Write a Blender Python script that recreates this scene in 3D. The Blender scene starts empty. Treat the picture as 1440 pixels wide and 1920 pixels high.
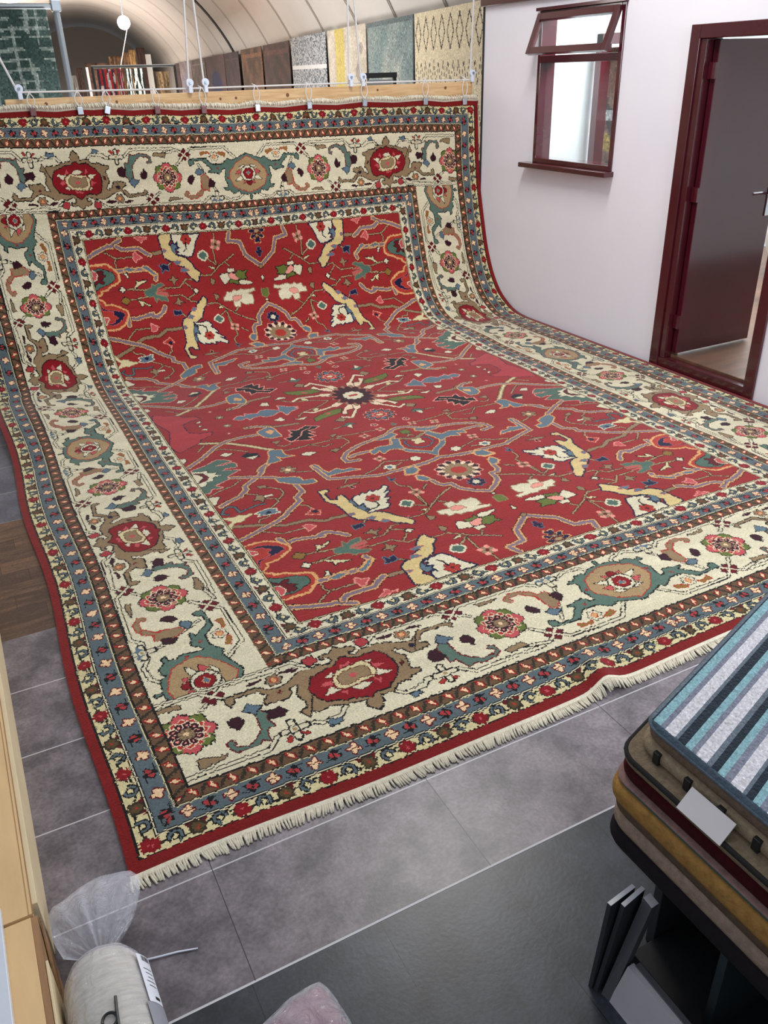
import bpy, bmesh, math, random
import numpy as np
from mathutils import Vector, Matrix
random.seed(4); rng = np.random.default_rng(4)
COL = bpy.context.scene.collection
def srgb(r, g, b):
    f = lambda c: (c/255/12.92 if c/255 <= .04045 else ((c/255+.055)/1.055)**2.4)
    return (f(r), f(g), f(b), 1)
# ------------------------------------------------------------------ materials
def mat(name, col, rough=.6, metal=0, noise=0, nscale=20, bump=0, bscale=200, spec=.5, col2=None, stretch=None, emit=0, sheen=0, coat=0):
    m = bpy.data.materials.new(name); m.use_nodes = True; nt = m.node_tree; b = nt.nodes['Principled BSDF']
    c = srgb(*col)
    b.inputs['Base Color'].default_value = c; b.inputs['Roughness'].default_value = rough; b.inputs['Metallic'].default_value = metal
    b.inputs['Specular IOR Level'].default_value = spec
    b.inputs['Coat Weight'].default_value = coat; b.inputs['Coat Roughness'].default_value = .12
    b.inputs['Sheen Weight'].default_value = sheen
    tc = nt.nodes.new('ShaderNodeTexCoord'); mp = nt.nodes.new('ShaderNodeMapping')
    nt.links.new(tc.outputs['Object'], mp.inputs[0])
    if stretch: mp.inputs['Scale'].default_value = stretch
    n = nt.nodes.new('ShaderNodeTexNoise'); n.inputs['Scale'].default_value = nscale; n.inputs['Detail'].default_value = 6; n.inputs['Roughness'].default_value = .6
    nt.links.new(mp.outputs[0], n.inputs['Vector'])
    rp = nt.nodes.new('ShaderNodeValToRGB'); k = max(noise, .02)
    c2 = srgb(*col2) if col2 else tuple(x*(1-k) for x in c[:3])+(1,)
    c1 = c if col2 else tuple(min(1, x*(1+k)) for x in c[:3])+(1,)
    rp.color_ramp.elements[0].position = .3; rp.color_ramp.elements[1].position = .7
    rp.color_ramp.elements[0].color = c2; rp.color_ramp.elements[1].color = c1
    nt.links.new(n.outputs['Fac'], rp.inputs[0]); nt.links.new(rp.outputs[0], b.inputs['Base Color'])
    if bump:
        n2 = nt.nodes.new('ShaderNodeTexNoise'); n2.inputs['Scale'].default_value = bscale; n2.inputs['Detail'].default_value = 3
        nt.links.new(mp.outputs[0], n2.inputs['Vector'])
        bp = nt.nodes.new('ShaderNodeBump'); bp.inputs['Strength'].default_value = bump; bp.inputs['Distance'].default_value = .003
        nt.links.new(n2.outputs['Fac'], bp.inputs['Height']); nt.links.new(bp.outputs[0], b.inputs['Normal'])
    if emit:
        b.inputs['Emission Color'].default_value = c; b.inputs['Emission Strength'].default_value = emit
    return m
def knot_mat(name, rough=.95, abrash=.10, bump=.5):
    m = bpy.data.materials.new(name); m.use_nodes = True; nt = m.node_tree; b = nt.nodes['Principled BSDF']
    at = nt.nodes.new('ShaderNodeAttribute'); at.attribute_name = 'knots'
    tc = nt.nodes.new('ShaderNodeTexCoord'); mp = nt.nodes.new('ShaderNodeMapping'); mp.inputs['Scale'].default_value = (.6, 7, 7)
    nt.links.new(tc.outputs['Object'], mp.inputs[0])
    n = nt.nodes.new('ShaderNodeTexNoise'); n.inputs['Scale'].default_value = 2.2; n.inputs['Detail'].default_value = 5
    nt.links.new(mp.outputs[0], n.inputs['Vector'])
    n3 = nt.nodes.new('ShaderNodeTexNoise'); n3.inputs['Scale'].default_value = 140; n3.inputs['Detail'].default_value = 2
    nt.links.new(tc.outputs['Object'], n3.inputs['Vector'])
    mr = nt.nodes.new('ShaderNodeMapRange'); mr.inputs[1].default_value = .3; mr.inputs[2].default_value = .7
    mr.inputs[3].default_value = 1-abrash; mr.inputs[4].default_value = 1+abrash
    nt.links.new(n.outputs['Fac'], mr.inputs[0])
    mr2 = nt.nodes.new('ShaderNodeMapRange'); mr2.inputs[1].default_value = .3; mr2.inputs[2].default_value = .7; mr2.inputs[3].default_value = .86; mr2.inputs[4].default_value = 1.14
    nt.links.new(n3.outputs['Fac'], mr2.inputs[0])
    mu = nt.nodes.new('ShaderNodeMath'); mu.operation = 'MULTIPLY'; nt.links.new(mr.outputs[0], mu.inputs[0]); nt.links.new(mr2.outputs[0], mu.inputs[1])
    vm = nt.nodes.new('ShaderNodeVectorMath'); vm.operation = 'SCALE'; nt.links.new(at.outputs['Color'], vm.inputs[0]); nt.links.new(mu.outputs[0], vm.inputs['Scale'])
    nt.links.new(vm.outputs[0], b.inputs['Base Color'])
    bp = nt.nodes.new('ShaderNodeBump'); bp.inputs['Strength'].default_value = bump; bp.inputs['Distance'].default_value = .004
    nt.links.new(n3.outputs['Fac'], bp.inputs['Height']); nt.links.new(bp.outputs[0], b.inputs['Normal'])
    b.inputs['Roughness'].default_value = rough; b.inputs['Specular IOR Level'].default_value = .2; b.inputs['Sheen Weight'].default_value = .25; b.inputs['Sheen Roughness'].default_value = .4
    return m
def plastic(name, tr=.72, tint=(225, 225, 235)):
    m = bpy.data.materials.new(name); m.use_nodes = True; nt = m.node_tree; b = nt.nodes['Principled BSDF']
    b.inputs['Base Color'].default_value = srgb(*tint); b.inputs['Roughness'].default_value = .07; b.inputs['Specular IOR Level'].default_value = 1.0
    lw = nt.nodes.new('ShaderNodeLayerWeight'); lw.inputs[0].default_value = .35
    mr = nt.nodes.new('ShaderNodeMapRange'); mr.inputs[3].default_value = 1-tr; mr.inputs[4].default_value = min(1, 1-tr+.55)
    nt.links.new(lw.outputs['Facing'], mr.inputs[0]); nt.links.new(mr.outputs[0], b.inputs['Alpha'])
    n = nt.nodes.new('ShaderNodeTexNoise'); n.inputs['Scale'].default_value = 22; n.inputs['Detail'].default_value = 4; n.inputs['Distortion'].default_value = 1.5
    tc = nt.nodes.new('ShaderNodeTexCoord'); nt.links.new(tc.outputs['Object'], n.inputs['Vector'])
    bp = nt.nodes.new('ShaderNodeBump'); bp.inputs['Strength'].default_value = .9; bp.inputs['Distance'].default_value = .02
    nt.links.new(n.outputs['Fac'], bp.inputs['Height']); nt.links.new(bp.outputs[0], b.inputs['Normal'])
    return m
# ------------------------------------------------------------------ object helpers
def link(o, parent=None):
    COL.objects.link(o)
    if parent: o.parent = parent
    return o
def tag(o, label, cat, group=None, kind=None):
    o['label'] = label; o['category'] = cat
    if group: o['group'] = group
    if kind: o['kind'] = kind
    return o
def empty(name, loc=(0, 0, 0)):
    o = bpy.data.objects.new(name, None); o.location = loc; o.empty_display_size = .05; return link(o)
def obj(name, bm, m, parent=None, smooth=False, world=True):
    me = bpy.data.meshes.new(name); bmesh.ops.recalc_face_normals(bm, faces=bm.faces[:]); bm.to_mesh(me); bm.free(); me.materials.append(m)
    if smooth:
        for p in me.polygons: p.use_smooth = True
    o = bpy.data.objects.new(name, me); link(o)
    if parent:
        o.parent = parent
        if world: o.matrix_parent_inverse = Matrix.Translation(-Vector(parent.location))
    return o
def struct(o): o['kind'] = 'structure'; return o
def box(bm, p0, p1, bev=0, rot=None, piv=None):
    x0, y0, z0 = p0; x1, y1, z1 = p1
    vs = [bm.verts.new(v) for v in ((x0,y0,z0),(x1,y0,z0),(x1,y1,z0),(x0,y1,z0),(x0,y0,z1),(x1,y0,z1),(x1,y1,z1),(x0,y1,z1))]
    fs = [bm.faces.new([vs[i] for i in f]) for f in ((0,3,2,1),(4,5,6,7),(0,1,5,4),(1,2,6,5),(2,3,7,6),(3,0,4,7))]
    if rot:
        bmesh.ops.rotate(bm, verts=vs, cent=piv, matrix=rot)
    if bev:
        es = list({e for f in fs for e in f.edges}); bmesh.ops.bevel(bm, geom=es, offset=bev, segments=2, affect='EDGES', profile=.5)
    return bm
def B(p0, p1, bev=0, rot=None, piv=None): return box(bmesh.new(), p0, p1, bev, rot, piv)
def tube(bm, pts, r, n=8, cap=True):
    pts = [Vector(p) for p in pts]; rings = []
    rr = r if isinstance(r, (list, tuple)) else [r]*len(pts)
    for i, p in enumerate(pts):
        d = (pts[min(i+1, len(pts)-1)]-pts[max(i-1, 0)]).normalized()
        a = d.orthogonal().normalized() if i == 0 else (pa - d*pa.dot(d)).normalized()
        pa = a; b = d.cross(a)
        rings.append([bm.verts.new(p+(a*math.cos(t)+b*math.sin(t))*rr[i]) for t in [2*math.pi*k/n for k in range(n)]])
    for i in range(len(rings)-1):
        for k in range(n): bm.faces.new([rings[i][k], rings[i][(k+1) % n], rings[i+1][(k+1) % n], rings[i+1][k]])
    if cap: bm.faces.new(rings[0][::-1]); bm.faces.new(rings[-1])
    return bm
def TB(pts, r, n=8): return tube(bmesh.new(), pts, r, n)
def prism(bm, poly, off):
    off = Vector(off); a = [bm.verts.new(p) for p in poly]; b = [bm.verts.new(Vector(p)+off) for p in poly]; n = len(poly)
    bm.faces.new(a); bm.faces.new(b[::-1])
    for i in range(n): bm.faces.new([a[i], b[i], b[(i+1) % n], a[(i+1) % n]])
    return bm
def disc(bm, c, r, h, axis='Z', n=20):
    c = Vector(c); d = {'X': Vector((h, 0, 0)), 'Y': Vector((0, h, 0)), 'Z': Vector((0, 0, h))}[axis]
    return tube(bm, [c-d/2, c+d/2], r, n)
def grid_mesh(name, P, cols, m, parent=None, smooth=True, thick=None):
    """P (nv,nu,3) vertices; cols (nv-1,nu-1,3) linear colours: one flat colour per knot"""
    nv, nu = P.shape[:2]
    me = bpy.data.meshes.new(name); nf = (nv-1)*(nu-1)
    idx = np.arange(nv*nu).reshape(nv, nu)
    f = np.stack([idx[:-1, :-1], idx[:-1, 1:], idx[1:, 1:], idx[1:, :-1]], -1).reshape(-1)
    me.vertices.add(nv*nu); me.vertices.foreach_set('co', P.astype(np.float32).ravel())
    me.loops.add(nf*4); me.loops.foreach_set('vertex_index', f.astype(np.int32))
    me.polygons.add(nf); me.polygons.foreach_set('loop_start', np.arange(0, nf*4, 4, dtype=np.int32))
    if smooth: me.polygons.foreach_set('use_smooth', np.ones(nf, dtype=bool))
    me.update(calc_edges=True)
    at = me.attributes.new('knots', 'FLOAT_COLOR', 'FACE')
    c4 = np.ones((nf, 4), np.float32); c4[:, :3] = cols.reshape(-1, 3); at.data.foreach_set('color', c4.ravel())
    me.materials.append(m); o = bpy.data.objects.new(name, me); link(o)
    if parent: o.parent = parent; o.matrix_parent_inverse = Matrix.Translation(-Vector(parent.location))
    return o
# ------------------------------------------------------------------ the big carpet: pattern, woven knot by knot
PAL = dict(r=(140,34,35), e=(116,21,20), c=(206,196,166), y=(202,188,142), u=(200,176,120), t=(74,98,86), T=(84,106,94), b=(88,106,118), n=(22,22,52), k=(20,18,18), m=(92,16,22),
  a=(50,14,26), p=(182,76,78), z=(216,140,124), Z=(216,190,160), g=(94,104,46), w=(136,112,82), o=(206,152,98), q=(160,48,38), P=(160,52,55), R=(126,16,24), O=(160,132,94), X=(130,98,44),
  G=(98,72,50), B=(84,96,100), V=(116,100,112), K=(48,40,30), C=(226,190,148), D=(84,66,40))
ALIAS = {'t2': 'T', 'z2': 'Z', 'p2': 'P', 'r2': 'R', 'o2': 'O', 'x2': 'X', '': None}
LET = list(PAL); CODE = {k: i for i, k in enumerate(LET)}
def code(s): s = ALIAS.get(s, s); return None if s is None else CODE[s]
G = .004
class Canvas:
    def __init__(s, u0, v0, nu, nv, fill):
        s.u0, s.v0, s.a = u0, v0, np.full((nv, nu), CODE[fill], np.uint8)
        s.U, s.V = np.meshgrid(u0+(np.arange(nu)+.5)*G, v0+(np.arange(nv)+.5)*G)
    def win(s, pts, pad):
        x = [p[0] for p in pts]; y = [p[1] for p in pts]
        i0 = max(0, int((min(x)-pad-s.u0)/G)); i1 = min(s.a.shape[1], int((max(x)+pad-s.u0)/G)+2)
        j0 = max(0, int((min(y)-pad-s.v0)/G)); j1 = min(s.a.shape[0], int((max(y)+pad-s.v0)/G)+2)
        return (slice(j0, j1), slice(i0, i1)) if i1 > i0 and j1 > j0 else None
    def stroke(s, pts, w, c, closed=False):
        c = code(c)
        if c is None: return
        pp = list(pts)+([pts[0]] if closed else [])
        for a, b in zip(pp[:-1], pp[1:]):
            W = s.win([a, b], w)
            if not W: continue
            U, V = s.U[W], s.V[W]; dx, dy = b[0]-a[0], b[1]-a[1]; L2 = dx*dx+dy*dy+1e-12
            t = np.clip(((U-a[0])*dx+(V-a[1])*dy)/L2, 0, 1)
            s.a[W][np.hypot(U-a[0]-t*dx, V-a[1]-t*dy) < w/2] = c
    def poly(s, pts, c):
        c = code(c)
        if c is None: return
        W = s.win(pts, 0)
        if not W: return
        U, V = s.U[W], s.V[W]; ins = np.zeros(U.shape, bool); n = len(pts)
        for i in range(n):
            (x1, y1), (x2, y2) = pts[i], pts[(i+1) % n]
            if y1 == y2: continue
            ins ^= ((y1 > V) != (y2 > V)) & (U < (x2-x1)*(V-y1)/(y2-y1)+x1)
        s.a[W][ins] = c
    def petal(s, c, R, n, lo, fill, out=None, ow=.005, ph=0, sx=1, sy=1):
        W = s.win([c], R*max(sx, sy)+.02)
        if not W: return
        X = (s.U[W]-c[0])/sx; Y = (s.V[W]-c[1])/sy; th = np.arctan2(Y, X)+ph; r = np.hypot(X, Y)
        q = R*(1-lo+lo*np.abs(np.cos(n*th/2)))
        if out: s.a[W][r < q+ow] = code(out)
        s.a[W][r < q] = code(fill)
    def ros(s, c, R):
        W = s.win([c], R*1.2); X = s.U[W]-c[0]; Y = s.V[W]-c[1]; th = np.arctan2(Y, X); r = np.hypot(X, Y)/R; A = s.a[W]
        q = 1-.16*(1-np.abs(np.cos(4*th)))+.05*np.abs(np.cos(16*th))
        A[r < q+.06] = CODE['k']
        sec = np.floor((th+math.pi+math.pi/8)/(math.pi/4)).astype(int) % 2
        A[(r < q) & (sec == 0)] = CODE['p']; A[(r < q) & (sec == 1)] = CODE['g']
        c12 = np.abs(np.cos(6*th+.3))
        A[r < .60+.16*c12+.05] = CODE['Z']; A[r < .60+.16*c12] = CODE['q']
        A[(r < .66) & (r > .58) & (c12 < .4)] = CODE['Z']
        c10 = np.abs(np.cos(5*th)); A[r < .50+.12*c10+.05] = CODE['Z']; A[r < .50+.12*c10] = CODE['a']
        A[(c10 < .22) & (r < .6) & (r > .3)] = CODE['Z']; A[(c10 > .93) & (r > .4) & (r < .5)] = CODE['z']
        A[r < .28] = CODE['w']; A[(r < .28) & (np.abs(np.sin(4*th)) < .2)] = CODE['D']; A[r < .09] = CODE['C']
    def motif(s, k, c, R):
        P = s.petal
        if k == 'ros': s.ros(c, R)
        elif k == 'f4c': P(c, R*.62, 4, .5, 'c', 'k', .008)
        elif k == 'd4x': P(c, R, 4, .3, 'X', 'k', .005)
        elif k == 'dk': P(c, R, 4, .1, 'n', 'k', .004)
        elif k == 'fl': P(c, R, 6, .3, 'q', 'm', .005); P(c, R*.3, 4, .1, 'm')
        elif k == 'dt': P(c, R*.75, 4, .25, 't', 'c', .011)
        elif k == 'sw': P(c, R, 4, .72, 'z', None, ph=.5); P(c, R*.75, 4, .7, 'w', None, ph=1.3); P(c, R*.25, 4, .1, 'm')
        elif k == 'flw': P(c, R, 6, .5, 'w', 'k', .004); P(c, R*.3, 4, 0, 'C')
        elif k == 'flg': P(c, R, 6, .4, 'w', 'k', .004); P(c, R*.35, 6, 0, 'c')
        elif k == 'fs': P(c, R, 4, .7, 'p'); P(c, R*.3, 4, 0, 'c')
        elif k == 'fs2': P(c, R*1.8, 4, .2, 'z'); P(c, R*1.2, 6, .3, 'k'); P(c, R*.5, 6, 0, 'z')
        elif k == 'ny': P(c, R*1.5, 8, .35, 'n', 'b', .004); P(c, R*.6, 6, .2, 'w')
        elif k == 'nr': P(c, R, 14, .35, 'n', 'o', .008); P(c, R*.8, 14, .5, 'm', 'O', .005, ph=.2); P(c, R*.6, 10, .4, 'O', 'w', .005); P(c, R*.3, 6, .2, 'q')
        elif k == 'fw': P(c, R, 6, .3, 'c', 'k', .004, sx=1.1)
        elif k == 'fwb': P(c, R, 6, .3, 'c', 'k', .004, sx=1.2); P(c, R*.5, 4, .1, 'b')
        elif k == 'flc': P(c, R, 5, .45, 'y', 'k', .004); P(c, R*.4, 5, .2, 'Z')
        elif k == 'f8':
            P(c, R*1.5, 12, .35, 'k', 'z', .008); P(c, R*1.28, 12, .45, 'b'); P(c, R*.95, 6, .45, 'q', 'k', .006); P(c, R*.6, 8, .3, 'P', 'z', .008); P(c, R*.25, 4, .2, 'y')
        elif k == 'wc':
            for dx, dy in ((1, 0), (-1, 0), (0, 1), (0, -1)):
                s.stroke([c, (c[0]+dx*R, c[1]+dy*R)], R*.8, 'k')
            for dx, dy in ((1, 0), (-1, 0), (0, 1), (0, -1)):
                s.stroke([c, (c[0]+dx*R*.95, c[1]+dy*R*.95)], R*.48, 'c')
            s.stroke([(c[0]-R*.4, c[1]-R*.4), (c[0]+R*.4, c[1]-R*.4), (c[0]+R*.4, c[1]+R*.4), (c[0]-R*.4, c[1]+R*.4)], .004, 'k', True); P(c, R*.2, 4, 0, 'O')
        elif k == 'rb': P(c, R, 4, .25, 'P', 'k', .005, ph=.4)
        elif k == 'fls': P(c, R, 6, .35, 'w', 'k', .005); P(c, R*.4, 6, .2, 'o', 'q', .004)
        elif k == 'fww': P(c, R, 6, .35, 'c', 'k', .005); P(c, R*.4, 6, .2, 'o', 'q', .004)
STY = dict(s=[(16, 'k'), (8, 'O')], w=[(32, 'k'), (24, 'w')], v=[(44, 'k'), (36, 'o'), (20, 'V')], y=[(36, 'k'), (28, 'O'), (12, 'y')], b=[(46, 'k'), (40, 'o'), (28, 'b')],
  n2=[(16, 'n'), (8, 'b')], k=[(9, 'k')], l=[(20, 'k'), (11, 'c')], t=[(9, 'c')], g2=[(20, 'k'), (12, 'B')], z=[(8, 'z')])
def draw(cv, data):
    for ln in data.strip().split('\n'):
        k, a, b, w, P = ln.split('|'); pts = [tuple(float(x)/1000 for x in q.split(',')) for q in P.split()]
        if k == 'S':
            for ww, cc in STY[a]: cv.stroke(pts, ww/1000, cc)
        elif k == 'P':
            if float(w): cv.stroke(pts, float(w)/1000*1.75, b, True)
            cv.poly(pts, a)
        else: cv.motif(a, pts[0], float(w)/1000)
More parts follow.
